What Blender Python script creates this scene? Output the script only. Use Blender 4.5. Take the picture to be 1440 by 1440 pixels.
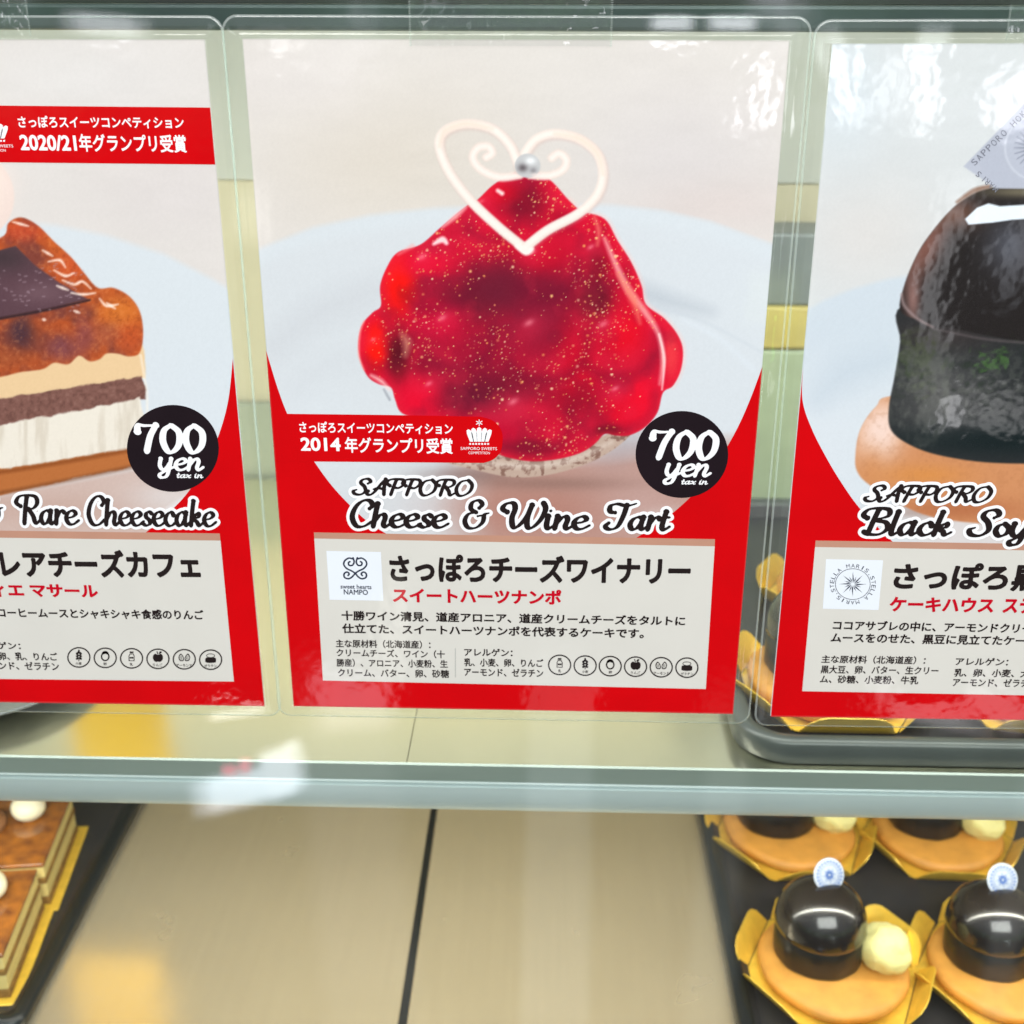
import bpy, bmesh, math, random
import numpy as np
from mathutils import Vector, Matrix, noise as mnoise

for o in list(bpy.data.objects):
    bpy.data.objects.remove(o)
SC = bpy.context.scene
COL = SC.collection
R = math.radians

# ------------------------------------------------------------------ camera
F_PX = 1679.7                                   # focal length in pixels of the 1440 px square photograph
CAM = np.array([0.01265, -0.46979, 0.28917])
PITCH, YAW, ROLL = R(22.272), R(-1.592), R(0.163)


def cam_axes():
    cy, sy, cp, sp = math.cos(YAW), math.sin(YAW), math.cos(PITCH), math.sin(PITCH)
    f = np.array([sy * cp, cy * cp, -sp])
    r = np.array([cy, -sy, 0.0])
    u = np.cross(r, f)
    c, s = math.cos(ROLL), math.sin(ROLL)
    return c * r + s * u, -s * r + c * u, f


AR, AU, AF = cam_axes()
cam_d = bpy.data.cameras.new('camera')
cam_d.sensor_width = 36.0
cam_d.sensor_fit = 'HORIZONTAL'
cam_d.lens = 36.0 * F_PX / 1440.0
cam_d.clip_start = 0.01
cam_d.clip_end = 100.0
cam_d.dof.use_dof = True
cam_d.dof.focus_distance = 0.487
cam_d.dof.aperture_fstop = 10.5
cam = bpy.data.objects.new('camera', cam_d)
COL.objects.link(cam)
cam.matrix_world = Matrix(((AR[0], AU[0], -AF[0], CAM[0]), (AR[1], AU[1], -AF[1], CAM[1]),
                           (AR[2], AU[2], -AF[2], CAM[2]), (0, 0, 0, 1)))
SC.camera = cam


def ray(x, y):
    return AF * F_PX + AR * (x - 720.0) - AU * (y - 720.0)


def on_glass(x, y, Y=0.0):
    """point of the upright sign plane seen at pixel x, y of the photograph -> (X, Z)"""
    d = ray(x, y)
    t = (Y - CAM[1]) / d[1]
    return CAM[0] + d[0] * t, CAM[2] + d[2] * t


def on_level(x, y, z):
    """point of the level plane at height z seen at pixel x, y -> (X, Y)"""
    d = ray(x, y)
    t = (z - CAM[2]) / d[2]
    return CAM[0] + d[0] * t, CAM[1] + d[1] * t


def to_px(X, Y, Z):
    dx, dy, dz = X - CAM[0], Y - CAM[1], Z - CAM[2]
    w = dx * AF[0] + dy * AF[1] + dz * AF[2]
    return (720 + F_PX * (dx * AR[0] + dy * AR[1] + dz * AR[2]) / w,
            720 - F_PX * (dx * AU[0] + dy * AU[1] + dz * AU[2]) / w)


# ------------------------------------------------------------------ colour helpers
def lin(c, k=1.0):
    out = []
    for v in c:
        v = v / 255.0
        out.append(k * (v / 12.92 if v <= 0.04045 else ((v + 0.055) / 1.055) ** 2.4))
    return (out[0], out[1], out[2], 1.0)


# ------------------------------------------------------------------ world: soft daylight room / street around the case
world = bpy.data.worlds.new('World')
SC.world = world
world.use_nodes = True
WN, WL = world.node_tree.nodes, world.node_tree.links
WN.clear()


def wmath(op, a, b=None, c=None, clamp=False):
    n = WN.new('ShaderNodeMath')
    n.operation = op
    n.use_clamp = clamp
    for i, v in enumerate((a, b, c)):
        if v is None:
            continue
        if isinstance(v, (int, float)):
            n.inputs[i].default_value = v
        else:
            WL.new(v, n.inputs[i])
    return n.outputs[0]


wtc = WN.new('ShaderNodeTexCoord')
wdir = wtc.outputs['Generated']


def wdot(v):
    n = WN.new('ShaderNodeVectorMath')
    n.operation = 'DOT_PRODUCT'
    WL.new(wdir, n.inputs[0])
    n.inputs[1].default_value = v
    return n.outputs['Value']


def mirror_dir(x, y):
    d = ray(x, y)
    d = d / np.linalg.norm(d)
    return Vector((d[0], -d[1], d[2]))


sep = WN.new('ShaderNodeSeparateXYZ')
WL.new(wdir, sep.inputs[0])
base_ramp = WN.new('ShaderNodeValToRGB')
WL.new(wmath('MULTIPLY_ADD', sep.outputs['Z'], 0.5, 0.5), base_ramp.inputs[0])
cr = base_ramp.color_ramp
cr.elements[0].position = 0.0
cr.elements[0].color = (0.07, 0.07, 0.07, 1)
cr.elements[1].position = 1.0
cr.elements[1].color = (0.9, 0.93, 1.0, 1)
e = cr.elements.new(0.45); e.color = (0.12, 0.14, 0.135, 1)
e = cr.elements.new(0.56); e.color = (0.60, 0.68, 0.72, 1)
col = base_ramp.outputs[0]
# foliage and gaps of light near eye level
wn = WN.new('ShaderNodeTexNoise')
wn.inputs['Scale'].default_value = 9.0
wn.inputs['Detail'].default_value = 4.0
WL.new(wdir, wn.inputs['Vector'])
leaf = WN.new('ShaderNodeValToRGB')
WL.new(wn.outputs['Fac'], leaf.inputs[0])
lr = leaf.color_ramp
lr.elements[0].position = 0.36; lr.elements[0].color = (0.03, 0.10, 0.03, 1)
lr.elements[1].position = 0.70; lr.elements[1].color = (4.5, 4.8, 5.0, 1)
e = lr.elements.new(0.50); e.color = (0.16, 0.42, 0.12, 1)
e = lr.elements.new(0.60); e.color = (0.7, 1.1, 0.8, 1)
belt = wmath('SUBTRACT', 1.0, wmath('MULTIPLY', wmath('ABSOLUTE', wmath('SUBTRACT', sep.outputs['Z'], 0.05)), 7.0), clamp=True)
mx = WN.new('ShaderNodeMixRGB')
WL.new(belt, mx.inputs[0]); WL.new(col, mx.inputs[1]); WL.new(leaf.outputs[0], mx.inputs[2])
col = mx.outputs[0]


def patch(direction, half_w, half_h, colour, soft=0.35, roll=0.0):
    """a bright or coloured area of the surroundings, given by the direction it lies in"""
    global col
    d = Vector(direction).normalized()
    rt = d.cross(Vector((0, 0, 1))).normalized()
    up = rt.cross(d).normalized()
    rt, up = rt * math.cos(roll) + up * math.sin(roll), up * math.cos(roll) - rt * math.sin(roll)
    f = wmath('MAXIMUM', wdot(d), 0.001)
    fac = None
    for ax, h in ((rt, half_w), (up, half_h)):
        t = wmath('ABSOLUTE', wmath('DIVIDE', wdot(ax), f))
        m = wmath('MULTIPLY', wmath('SUBTRACT', 1.0, wmath('DIVIDE', t, h)), 1.0 / soft, clamp=True)
        fac = m if fac is None else wmath('MULTIPLY', fac, m)
    gate = wmath('GREATER_THAN', wdot(d), 0.05)
    m2 = WN.new('ShaderNodeMixRGB')
    WL.new(wmath('MULTIPLY', fac, gate), m2.inputs[0])
    WL.new(col, m2.inputs[1])
    m2.inputs[2].default_value = (*colour, 1)
    col = m2.outputs[0]


for (px, py, hw, hh, c, s, rl) in (
        (1186, 112, .014, .044, (10, 10.5, 11), .5, -.5), (1252, 122, .011, .030, (6, 6.3, 6.6), .6, .1), (1306, 112, .014, .042, (10, 10.5, 11), .45, .0),
        (1068, 140, .008, .038, (15, 15, 16), .5, .25), (1425, 135, .02, .03, (11, 11, 12), .5, -.4),
        (395, 75, .02, .012, (7, 7, 7), .6, 0), (945, 33, .020, .006, (14, 14, 15), .5, 0), (1030, 33, .022, .006, (14, 14, 15), .5, 0),
        (150, 36, .035, .010, (9, 9, 9.5), .6, .1), (350, 300, .02, .03, (3.0, 2.9, 2.7), .7, .2),
        (1322, 390, .013, .085, (3.6, 3.6, 3.7), .6, .05), (1335, 572, .016, .015, (8, 8, 8.2), .45, 0), (1410, 576, .026, .012, (3.4, 3.4, 3.4), .6, 0), (1300, 545, .016, .05, (1.6, 1.7, 1.5), .7, 0),
        (1400, 515, .012, .011, (1.0, 3.0, .3), .4, 0), (1280, 505, .012, .022, (1.2, 1.6, .6), .7, 0), (1425, 345, .012, .05, (2.0, 2.1, 2.3), .7, .2),
        (335, 1003, .026, .0035, (9, 8.6, 8.8), .4, 0), (352, 1106, .050, .017, (9.0, 9.6, 10.8), .45, -.10), (400, 1082, .020, .022, (9.5, 10, 11), .4, -.25), (418, 1062, .009, .014, (9, 9.5, 10.5), .5, -.3),
        (322, 1083, .007, .005, (10, 1.5, 2.5), .5, .2), (344, 1077, .006, .007, (10, 2.0, 3.0), .5, .3),
        (785, 1180, .030, .17, (.95, 1.05, 1.1), .25, .0), (500, 1180, .045, .17, (.6, .6, .62), .4, -.05), (1010, 1230, .022, .16, (.7, .75, .72), .5, 0), (1432, 1230, .014, .16, (.6, .62, .62), .6, 0),
        (500, 985, .04, .03, (3.2, 3.0, 3.4), .5, 0), (555, 880, .012, .05, (2.6, 2.5, 2.2), .6, 0), (1300, 1000, .05, .012, (3.2, 2.9, 3.1), .5, 0),
        (1400, 990, .03, .02, (3.4, 3.1, 3.3), .5, .3), (1085, 420, .03, .03, (1.2, 1.4, .5), .6, 0)):
    patch(mirror_dir(px, py), hw, hh, c, s, rl)
bg = WN.new('ShaderNodeBackground')
bg.inputs['Strength'].default_value = 0.75
WL.new(col, bg.inputs['Color'])
wo = WN.new('ShaderNodeOutputWorld')
WL.new(bg.outputs[0], wo.inputs['Surface'])


# ------------------------------------------------------------------ lamps
def area(name, loc, target, sx, sy, power, colour):
    d = bpy.data.lights.new(name, 'AREA')
    d.shape = 'RECTANGLE'
    d.size, d.size_y = sx, sy
    d.energy = power
    d.color = colour
    o = bpy.data.objects.new(name, d)
    COL.objects.link(o)
    o.location = loc
    o.rotation_euler = (Vector(target) - Vector(loc)).to_track_quat('-Z', 'Y').to_euler()
    return o


area('daylight_lamp', (0.25, -2.3, 1.75), (0, 0.1, 0.05), 2.6, 1.6, 121, (1.0, 0.99, 0.97))
area('case_strip_lamp', (0.03, 0.11, 0.345), (0.03, 0.19, -0.05), 1.25, 0.04, 5.6, (1.0, 1.0, 0.94))

area('deck_fill_lamp', (0.03, 0.047, -0.0855), (0.03, 0.120, -0.226), 1.25, 0.008, 1.5, (1.0, 0.96, 0.85))  # fill light added under the shelf edge to brighten the deck

SC.view_settings.view_transform = 'Standard'
SC.view_settings.look = 'None'
SC.view_settings.exposure = 0.0
SC.view_settings.gamma = 1.0
SC.view_settings.use_curve_mapping = False
SC.render.engine = 'CYCLES'
SC.cycles.use_denoising = True
SC.cycles.max_bounces = 8
SC.cycles.transparent_max_bounces = 16
SC.cycles.sample_clamp_indirect = 4.0


# ------------------------------------------------------------------ materials
def new_mat(name):
    m = bpy.data.materials.new(name)
    m.use_nodes = True
    return m, m.node_tree.nodes, m.node_tree.links, m.node_tree.nodes['Principled BSDF']


def film_bump(N, L, strength=0.24, scale=230.0):
    tc = N.new('ShaderNodeNewGeometry')
    n1 = N.new('ShaderNodeTexNoise')
    n1.inputs['Scale'].default_value = scale
    n1.inputs['Detail'].default_value = 0.6
    n2 = N.new('ShaderNodeTexNoise')
    n2.inputs['Scale'].default_value = scale * 0.09
    n2.inputs['Detail'].default_value = 1.0
    L.new(tc.outputs['Position'], n1.inputs['Vector'])
    L.new(tc.outputs['Position'], n2.inputs['Vector'])
    b1 = N.new('ShaderNodeBump')
    b1.inputs['Strength'].default_value = strength
    b1.inputs['Distance'].default_value = 0.00014
    L.new(n1.outputs['Fac'], b1.inputs['Height'])
    b2 = N.new('ShaderNodeBump')
    b2.inputs['Strength'].default_value = strength
    b2.inputs['Distance'].default_value = 0.0016
    L.new(n2.outputs['Fac'], b2.inputs['Height'])
    L.new(b1.outputs[0], b2.inputs['Normal'])
    return b2.outputs[0]


def print_mat(name, colour, mottled=0.0):
    """ink under a gloss laminate"""
    m, N, L, P = new_mat(name)
    P.inputs['Roughness'].default_value = 0.6
    P.inputs['Specular IOR Level'].default_value = 0.0
    P.inputs['Coat Weight'].default_value = 1.0
    P.inputs['Coat Roughness'].default_value = 0.035
    P.inputs['Coat IOR'].default_value = 1.5
    L.new(film_bump(N, L), P.inputs['Coat Normal'])
    if colour is None:
        a = N.new('ShaderNodeVertexColor')
        a.layer_name = 'ink'
        L.new(a.outputs['Color'], P.inputs['Base Color'])
    else:
        g = N.new('ShaderNodeNewGeometry')
        n = N.new('ShaderNodeTexNoise')
        n.inputs['Scale'].default_value = 45.0
        n.inputs['Detail'].default_value = 5.0
        L.new(g.outputs['Position'], n.inputs['Vector'])
        mp = N.new('ShaderNodeMapRange')
        mp.inputs['From Min'].default_value = 0.3
        mp.inputs['From Max'].default_value = 0.7
        mp.inputs['To Min'].default_value = 1.0 - mottled
        mp.inputs['To Max'].default_value = 1.0 + mottled
        L.new(n.outputs['Fac'], mp.inputs['Value'])
        v = N.new('ShaderNodeVectorMath')
        v.operation = 'SCALE'
        v.inputs[0].default_value = colour[:3]
        L.new(mp.outputs[0], v.inputs['Scale'])
        L.new(v.outputs[0], P.inputs['Base Color'])
    return m


PK = 0.935
M = {}
M['photo'] = print_mat('photo_print', None)
M['red'] = print_mat('red_ink', lin((198, 0, 8), PK), 0.05)
M['crimson'] = print_mat('crimson_ink', lin((186, 6, 32), PK), 0.03)
M['black'] = print_mat('black_ink', lin((34, 26, 26), PK), 0.1)
M['badge'] = print_mat('badge_ink', lin((30, 20, 26), PK), 0.1)
M['white'] = print_mat('white_ink', lin((236, 236, 240), PK), 0.01)
M['panel'] = print_mat('panel_ink', lin((206, 203, 197), PK), 0.015)
M['band'] = print_mat('band_ink', lin((182, 136, 116), PK), 0.05)
M['logo_white'] = print_mat('logo_white_ink', lin((222, 227, 236), PK), 0.01)
M['navy'] = print_mat('navy_ink', lin((40, 46, 66), PK), 0.05)
M['grey_ink'] = print_mat('grey_ink', lin((120, 122, 134), PK), 0.05)
M['rule'] = print_mat('rule_ink', lin((172, 172, 168), PK), 0.02)


def clear_mat(name, tint, rough=0.03, bump=None, veil=0.0, veil_col=(.9, .95, .92, 1), ior=1.5, gain=1.0):
    """clear film or pane: light passes straight through, the surface mirrors by its Fresnel share"""
    m = bpy.data.materials.new(name)
    m.use_nodes = True
    N, L = m.node_tree.nodes, m.node_tree.links
    N.clear()
    out = N.new('ShaderNodeOutputMaterial')
    tr = N.new('ShaderNodeBsdfTransparent')
    tr.inputs[0].default_value = (*tint, 1)
    gl = N.new('ShaderNodeBsdfGlossy')
    gl.inputs['Roughness'].default_value = rough
    fr = N.new('ShaderNodeFresnel')
    ge = N.new('ShaderNodeNewGeometry')          # same mirror share seen from either side of the thin sheet
    mi_ = N.new('ShaderNodeMapRange')
    mi_.inputs['To Min'].default_value = ior
    mi_.inputs['To Max'].default_value = 1.0 / ior
    L.new(ge.outputs['Backfacing'], mi_.inputs['Value'])
    L.new(mi_.outputs[0], fr.inputs['IOR'])
    mix = N.new('ShaderNodeMixShader')
    mu = N.new('ShaderNodeMath')
    mu.operation = 'MULTIPLY'
    mu.use_clamp = True
    mu.inputs[1].default_value = gain
    L.new(fr.outputs[0], mu.inputs[0])
    L.new(mu.outputs[0], mix.inputs[0])
    src = tr.outputs[0]
    if veil:
        df = N.new('ShaderNodeBsdfDiffuse')
        df.inputs[0].default_value = veil_col
        mv = N.new('ShaderNodeMixShader')
        mv.inputs[0].default_value = veil
        L.new(tr.outputs[0], mv.inputs[1]); L.new(df.outputs[0], mv.inputs[2])
        src = mv.outputs[0]
    L.new(src, mix.inputs[1])
    L.new(gl.outputs[0], mix.inputs[2])
    if bump:
        b = film_bump(N, L, bump[0], bump[1])
        L.new(b, gl.inputs['Normal'])
    L.new(mix.outputs[0], out.inputs['Surface'])
    return m


M['film'] = clear_mat('clear_laminate', (.97, .98, .972), .03, (.45, 140.0), .03, gain=1.4)
M['film_edge'] = clear_mat('laminate_cut_edge', (.85, .95, .9), .05, None, .22, gain=1.4)
M['tape'] = clear_mat('clear_tape', (.98, .985, .985), .05, (1.4, 210.0), .02, gain=1.6)
M['pane'] = clear_mat('pane_glass', (.965, .98, .97), .0, None, .0)


def solid(name, colour, rough=.5, *a, rough_var=0.0, **k):
    m = solid_base(name, colour, rough, *a, **k)
    if rough_var:
        N, L = m.node_tree.nodes, m.node_tree.links
        g = N.new('ShaderNodeNewGeometry')
        n = N.new('ShaderNodeTexNoise')
        n.inputs['Scale'].default_value = 22.0
        n.inputs['Detail'].default_value = 6.0
        L.new(g.outputs['Position'], n.inputs['Vector'])
        r = N.new('ShaderNodeMapRange')
        r.inputs['From Min'].default_value = .3
        r.inputs['From Max'].default_value = .7
        r.inputs['To Min'].default_value = max(rough - rough_var, .03)
        r.inputs['To Max'].default_value = rough + rough_var
        L.new(n.outputs['Fac'], r.inputs['Value'])
        L.new(r.outputs[0], N['Principled BSDF'].inputs['Roughness'])
    return m


def solid_base(name, colour, rough=.5, metal=0.0, var=0.06, scale=60.0, stretch=(1, 1, 1), bump=0.0, bscale=None, coat=0.0, spec=.5, sss=None, var_col=None):
    m, N, L, P = new_mat(name)
    P.inputs['Roughness'].default_value = rough
    P.inputs['Metallic'].default_value = metal
    P.inputs['Specular IOR Level'].default_value = spec
    P.inputs['Coat Weight'].default_value = coat
    P.inputs['Coat Roughness'].default_value = .06
    tc = N.new('ShaderNodeTexCoord')
    mp = N.new('ShaderNodeMapping')
    mp.inputs['Scale'].default_value = stretch
    L.new(tc.outputs['Object'], mp.inputs[0])
    n = N.new('ShaderNodeTexNoise')
    n.inputs['Scale'].default_value = scale
    n.inputs['Detail'].default_value = 5.0
    L.new(mp.outputs[0], n.inputs['Vector'])
    mr = N.new('ShaderNodeMapRange')
    mr.inputs['From Min'].default_value = .3
    mr.inputs['From Max'].default_value = .7
    L.new(n.outputs['Fac'], mr.inputs['Value'])
    mx = N.new('ShaderNodeMixRGB')
    L.new(mr.outputs[0], mx.inputs[0])
    c2 = var_col if var_col else tuple(c * (1 - 2 * var) for c in colour[:3]) + (1,)
    mx.inputs[1].default_value = colour
    mx.inputs[2].default_value = c2
    L.new(mx.outputs[0], P.inputs['Base Color'])
    if bump:
        n2 = N.new('ShaderNodeTexNoise')
        n2.inputs['Scale'].default_value = bscale or scale * 3
        n2.inputs['Detail'].default_value = 4.0
        L.new(mp.outputs[0], n2.inputs['Vector'])
        b = N.new('ShaderNodeBump')
        b.inputs['Strength'].default_value = bump
        b.inputs['Distance'].default_value = .0006
        L.new(n2.outputs['Fac'], b.inputs['Height'])
        L.new(b.outputs[0], P.inputs['Normal'])
    if sss:
        P.inputs['Subsurface Weight'].default_value = sss
        P.inputs['Subsurface Radius'].default_value = (.004, .003, .0015)
        P.inputs['Subsurface Scale'].default_value = 1.0
    return m


M['rail_dark'] = solid('dark_rail_metal', lin((52, 66, 66)), .35, .3, .05)
M['rail_black'] = solid('black_rail_gap', lin((14, 20, 20)), .5)
M['steel'] = solid('brushed_steel', (.80, .71, .54, 1), .24, .78, .02, 90.0, (3.0, .12, 1), .02, 260.0, rough_var=.04)
M['shelf'] = solid('shelf_panel', (.985, .95, .77, 1), .20, 1.0, .02, 30.0, (1, .3, 1))
M['edge_sage'] = solid('sage_edge_metal', (.24, .29, .26, 1), .3, .2, .05, 60, (.2, 1, 1))
M['edge_alu'] = solid('pale_aluminium', (.52, .61, .62, 1), .32, .3, .04, 60, (.2, 1, 1))
M['cream_wall'] = solid('cream_back_panel', (.56, .52, .37, 1), .4, 0, .03, 8)
M['grey_wall'] = solid('grey_green_header', (.51, .53, .48, 1), .4, 0, .05, 8)
M['sage_wall'] = solid('sage_door_rail', (.36, .40, .31, 1), .35, .1, .04, 8)
M['side_wall'] = solid('case_side_panel', (.62, .60, .50, 1), .4, 0, .04, 8)
M['under'] = solid('white_shelf_underside', (.84, .82, .74, 1), .4, 0, .02, 10)
M['gap_black'] = solid('black_joint_rubber', (.006, .008, .008, 1), .6)
M['tray_black'] = solid('black_tray', lin((46, 46, 50)), .38, 0, .12, 50, bump=.1)
M['tray_rim'] = solid('black_tray_rim', lin((20, 26, 30)), .35, 0, .1, 50)
M['tray_grey'] = solid('grey_tray', lin((84, 90, 88)), .35, .2, .1, 30)
M['plate_grey'] = solid('grey_plate', lin((120, 124, 126)), .3, .3, .06, 30)
M['gold'] = solid('gold_card', (.90, .60, .075, 1), .32, .3, .10, 120, bump=.25, bscale=160)
M['gold_rim'] = solid('pale_card_edge', (.86, .74, .50, 1), .5)
M['biscuit'] = solid('baked_biscuit', (.66, .31, .055, 1), .55, 0, .12, 90, bump=.25, bscale=700, sss=.15)
M['choc_gloss'] = solid('black_mirror_glaze', (.012, .009, .009, 1), .22, 0, .2, 60, coat=.8, rough_var=.08)
M['choc_matte'] = solid('dark_soy_biscuit_side', (.012, .011, .011, 1), .34, 0, .3, 140, bump=.2, bscale=500)
M['cream'] = solid('pale_cream', (.72, .67, .29, 1), .6, 0, .05, 150, bump=.8, bscale=420, sss=.25)
M['white_cream'] = solid('white_cream', (.78, .74, .56, 1), .4, 0, .03, 120, bump=.2, bscale=300, sss=.25)
M['tag_white'] = solid('white_tag_card', (.40, .44, .52, 1), .4)
M['tag_blue'] = solid('blue_tag_print', (.05, .13, .40, 1), .4, 0, .1)
M['caramel'] = solid('caramel_glaze', (.40, .14, .018, 1), .12, 0, .4, 90, coat=.8, var_col=(.13, .04, .012, 1))
M['sponge'] = solid('brown_sponge', (.30, .155, .03, 1), .8, 0, .25, 220, bump=.7, bscale=700)
M['custard'] = solid('custard_layer', (.70, .56, .22, 1), .5, 0, .08, 160, bump=.3, bscale=600, sss=.15)
M['macaron'] = solid('brown_macaron', (.26, .11, .04, 1), .55, 0, .15, 160, bump=.4, bscale=500)
M['added_yellow_card'] = solid('added_yellow_card', (.78, .49, .0, 1), .5)
M['mustard'] = solid('mustard_carton', (.52, .43, .12, 1), .5)
M['green_box'] = solid('pale_green_box', (.38, .46, .30, 1), .45)
M['dark_box'] = solid('dark_lid_card', (.17, .20, .20, 1), .4)


# ------------------------------------------------------------------ object helpers
def link(name, verts, faces, mat, parent=None, smooth=False, origin=(0, 0, 0)):
    me = bpy.data.meshes.new(name)
    ox, oy, oz = origin
    me.from_pydata([(v[0] - ox, v[1] - oy, v[2] - oz) for v in verts], [], faces)
    me.update()
    mats = mat if isinstance(mat, (list, tuple)) else [mat]
    for mm in mats:
        me.materials.append(mm)
    if smooth:
        me.polygons.foreach_set('use_smooth', [True] * len(me.polygons))
    o = bpy.data.objects.new(name, me)
    COL.objects.link(o)
    if parent:
        o.parent = parent
    return o


def link_bm(name, bm, mat, parent=None, smooth=False):
    me = bpy.data.meshes.new(name)
    bm.to_mesh(me)
    bm.free()
    me.materials.append(mat)
    if smooth:
        me.polygons.foreach_set('use_smooth', [True] * len(me.polygons))
    o = bpy.data.objects.new(name, me)
    COL.objects.link(o)
    if parent:
        o.parent = parent
    return o


def tag(o, label=None, cat=None, group=None, kind=None):
    if label: o['label'] = label
    if cat: o['category'] = cat
    if group: o['group'] = group
    if kind: o['kind'] = kind
    return o


def thing(name, label, cat, loc=(0, 0, 0), rz=0.0, group=None):
    o = bpy.data.objects.new(name, None)
    o.empty_display_size = .02
    COL.objects.link(o)
    o.location = loc
    o.rotation_euler = (0, 0, rz)
    return tag(o, label, cat, group)


def copy_tree(o, parent=None):
    c = o.copy()
    COL.objects.link(c)
    c.parent = parent
    for ch in [x for x in bpy.data.objects if x.parent == o and x.name in COL.objects]:
        copy_tree(ch, c)
    return c


def box(x0, x1, y0, y1, z0, z1, bevel=0.0, seg=2):
    bm = bmesh.new()
    bmesh.ops.create_cube(bm, size=1.0)
    for v in bm.verts:
        v.co = Vector((x0 + (v.co.x + .5) * (x1 - x0), y0 + (v.co.y + .5) * (y1 - y0), z0 + (v.co.z + .5) * (z1 - z0)))
    if bevel:
        bmesh.ops.bevel(bm, geom=list(bm.edges), offset=bevel, segments=seg, affect='EDGES', profile=.5)
    return bm


def lathe(profile, n=64, wob=None):
    verts, faces = [], []
    k = len(profile)
    for i in range(n):
        a = 2 * math.pi * i / n
        for j, (r, z) in enumerate(profile):
            rr, zz = (r, z) if wob is None else wob(a, r, z)
            verts.append((rr * math.cos(a), rr * math.sin(a), zz))
    for i in range(n):
        for j in range(k - 1):
            a, b = i * k + j, ((i + 1) % n) * k + j
            faces.append((a, b, b + 1, a + 1))
    if profile[0][0] > 1e-6:
        faces.append(tuple(i * k for i in reversed(range(n))))
    if profile[-1][0] > 1e-6:
        faces.append(tuple(i * k + k - 1 for i in range(n)))
    return verts, faces


def extrude_x(prof, x0, x1):
    """closed (Y, Z) outline drawn along X"""
    n = len(prof)
    verts = [(x0, p[0], p[1]) for p in prof] + [(x1, p[0], p[1]) for p in prof]
    faces = [(i, (i + 1) % n, n + (i + 1) % n, n + i) for i in range(n)]
    faces += [tuple(reversed(range(n))), tuple(range(n, 2 * n))]
    return verts, faces


def catmull(pts, per=10, closed=False):
    P = [np.array(p, float) for p in pts]
    n = len(P)
    out = []
    rng = range(n) if closed else range(n - 1)
    for i in rng:
        if closed:
            a, b, c, d = P[(i - 1) % n], P[i], P[(i + 1) % n], P[(i + 2) % n]
        else:
            a, b, c, d = P[max(i - 1, 0)], P[i], P[i + 1], P[min(i + 2, n - 1)]
        for k in range(per):
            t = k / per
            out.append(.5 * ((2 * b) + (-a + c) * t + (2 * a - 5 * b + 4 * c - d) * t * t + (-a + 3 * b - 3 * c + d) * t ** 3))
    if not closed:
        out.append(P[-1])
    return np.array(out)


# ------------------------------------------------------------------ distance fields for lettering and printed pictures
def sd_poly(X, Y, poly):
    poly = np.asarray(poly, float)
    d = np.full(X.shape, 1e18)
    inside = np.zeros(X.shape, bool)
    n = len(poly)
    for i in range(n):
        ax, ay = poly[i]
        bx, by = poly[(i + 1) % n]
        ex, ey = bx - ax, by - ay
        wx, wy = X - ax, Y - ay
        t = np.clip((wx * ex + wy * ey) / (ex * ex + ey * ey + 1e-20), 0, 1)
        d = np.minimum(d, (wx - t * ex) ** 2 + (wy - t * ey) ** 2)
        if ay != by:
            c = ((ay > Y) != (by > Y)) & (X < (bx - ax) * (Y - ay) / (by - ay) + ax)
            inside ^= c
    d = np.sqrt(d)
    return np.where(inside, -d, d)


def sd_stroke(X, Y, pts, rad):
    """distance to a stroke whose half width changes along it"""
    d = np.full(X.shape, 1e18)
    for i in range(len(pts) - 1):
        ax, ay = pts[i][0], pts[i][1]
        bx, by = pts[i + 1][0], pts[i + 1][1]
        ex, ey = bx - ax, by - ay
        wx, wy = X - ax, Y - ay
        t = np.clip((wx * ex + wy * ey) / (ex * ex + ey * ey + 1e-20), 0, 1)
        d = np.minimum(d, np.hypot(wx - t * ex, wy - t * ey) - (rad[i] + (rad[i + 1] - rad[i]) * t))
    return d


def march(S, U, V):
    """filled outline mesh of S < 0 on a grid -> 2D verts, faces"""
    verts, faces = [], []
    ins = S < 0
    ny, nx = S.shape
    c = ins[:-1, :-1].astype(int) + ins[:-1, 1:] + ins[1:, :-1] + ins[1:, 1:]
    for j in range(ny - 1):
        row = c[j]
        i = 0
        while i < nx - 1:
            if row[i] == 0:
                i += 1
                continue
            if row[i] == 4:
                k = i
                while k < nx - 1 and row[k] == 4:
                    k += 1
                b = len(verts)
                verts += [(U[i], V[j]), (U[k], V[j]), (U[k], V[j + 1]), (U[i], V[j + 1])]
                faces.append((b, b + 1, b + 2, b + 3))
                i = k
                continue
            cs = [(U[i], V[j], S[j, i]), (U[i + 1], V[j], S[j, i + 1]), (U[i + 1], V[j + 1], S[j + 1, i + 1]), (U[i], V[j + 1], S[j + 1, i])]
            b = len(verts)
            for q in range(4):
                p, r = cs[q], cs[(q + 1) % 4]
                if p[2] < 0:
                    verts.append((p[0], p[1]))
                if (p[2] < 0) != (r[2] < 0):
                    t = p[2] / (p[2] - r[2])
                    verts.append((p[0] + (r[0] - p[0]) * t, p[1] + (r[1] - p[1]) * t))
            m = len(verts) - b
            if m >= 3:
                faces.append(tuple(range(b, b + m)))
            else:
                del verts[b:]
            i += 1
    return verts, faces


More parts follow.
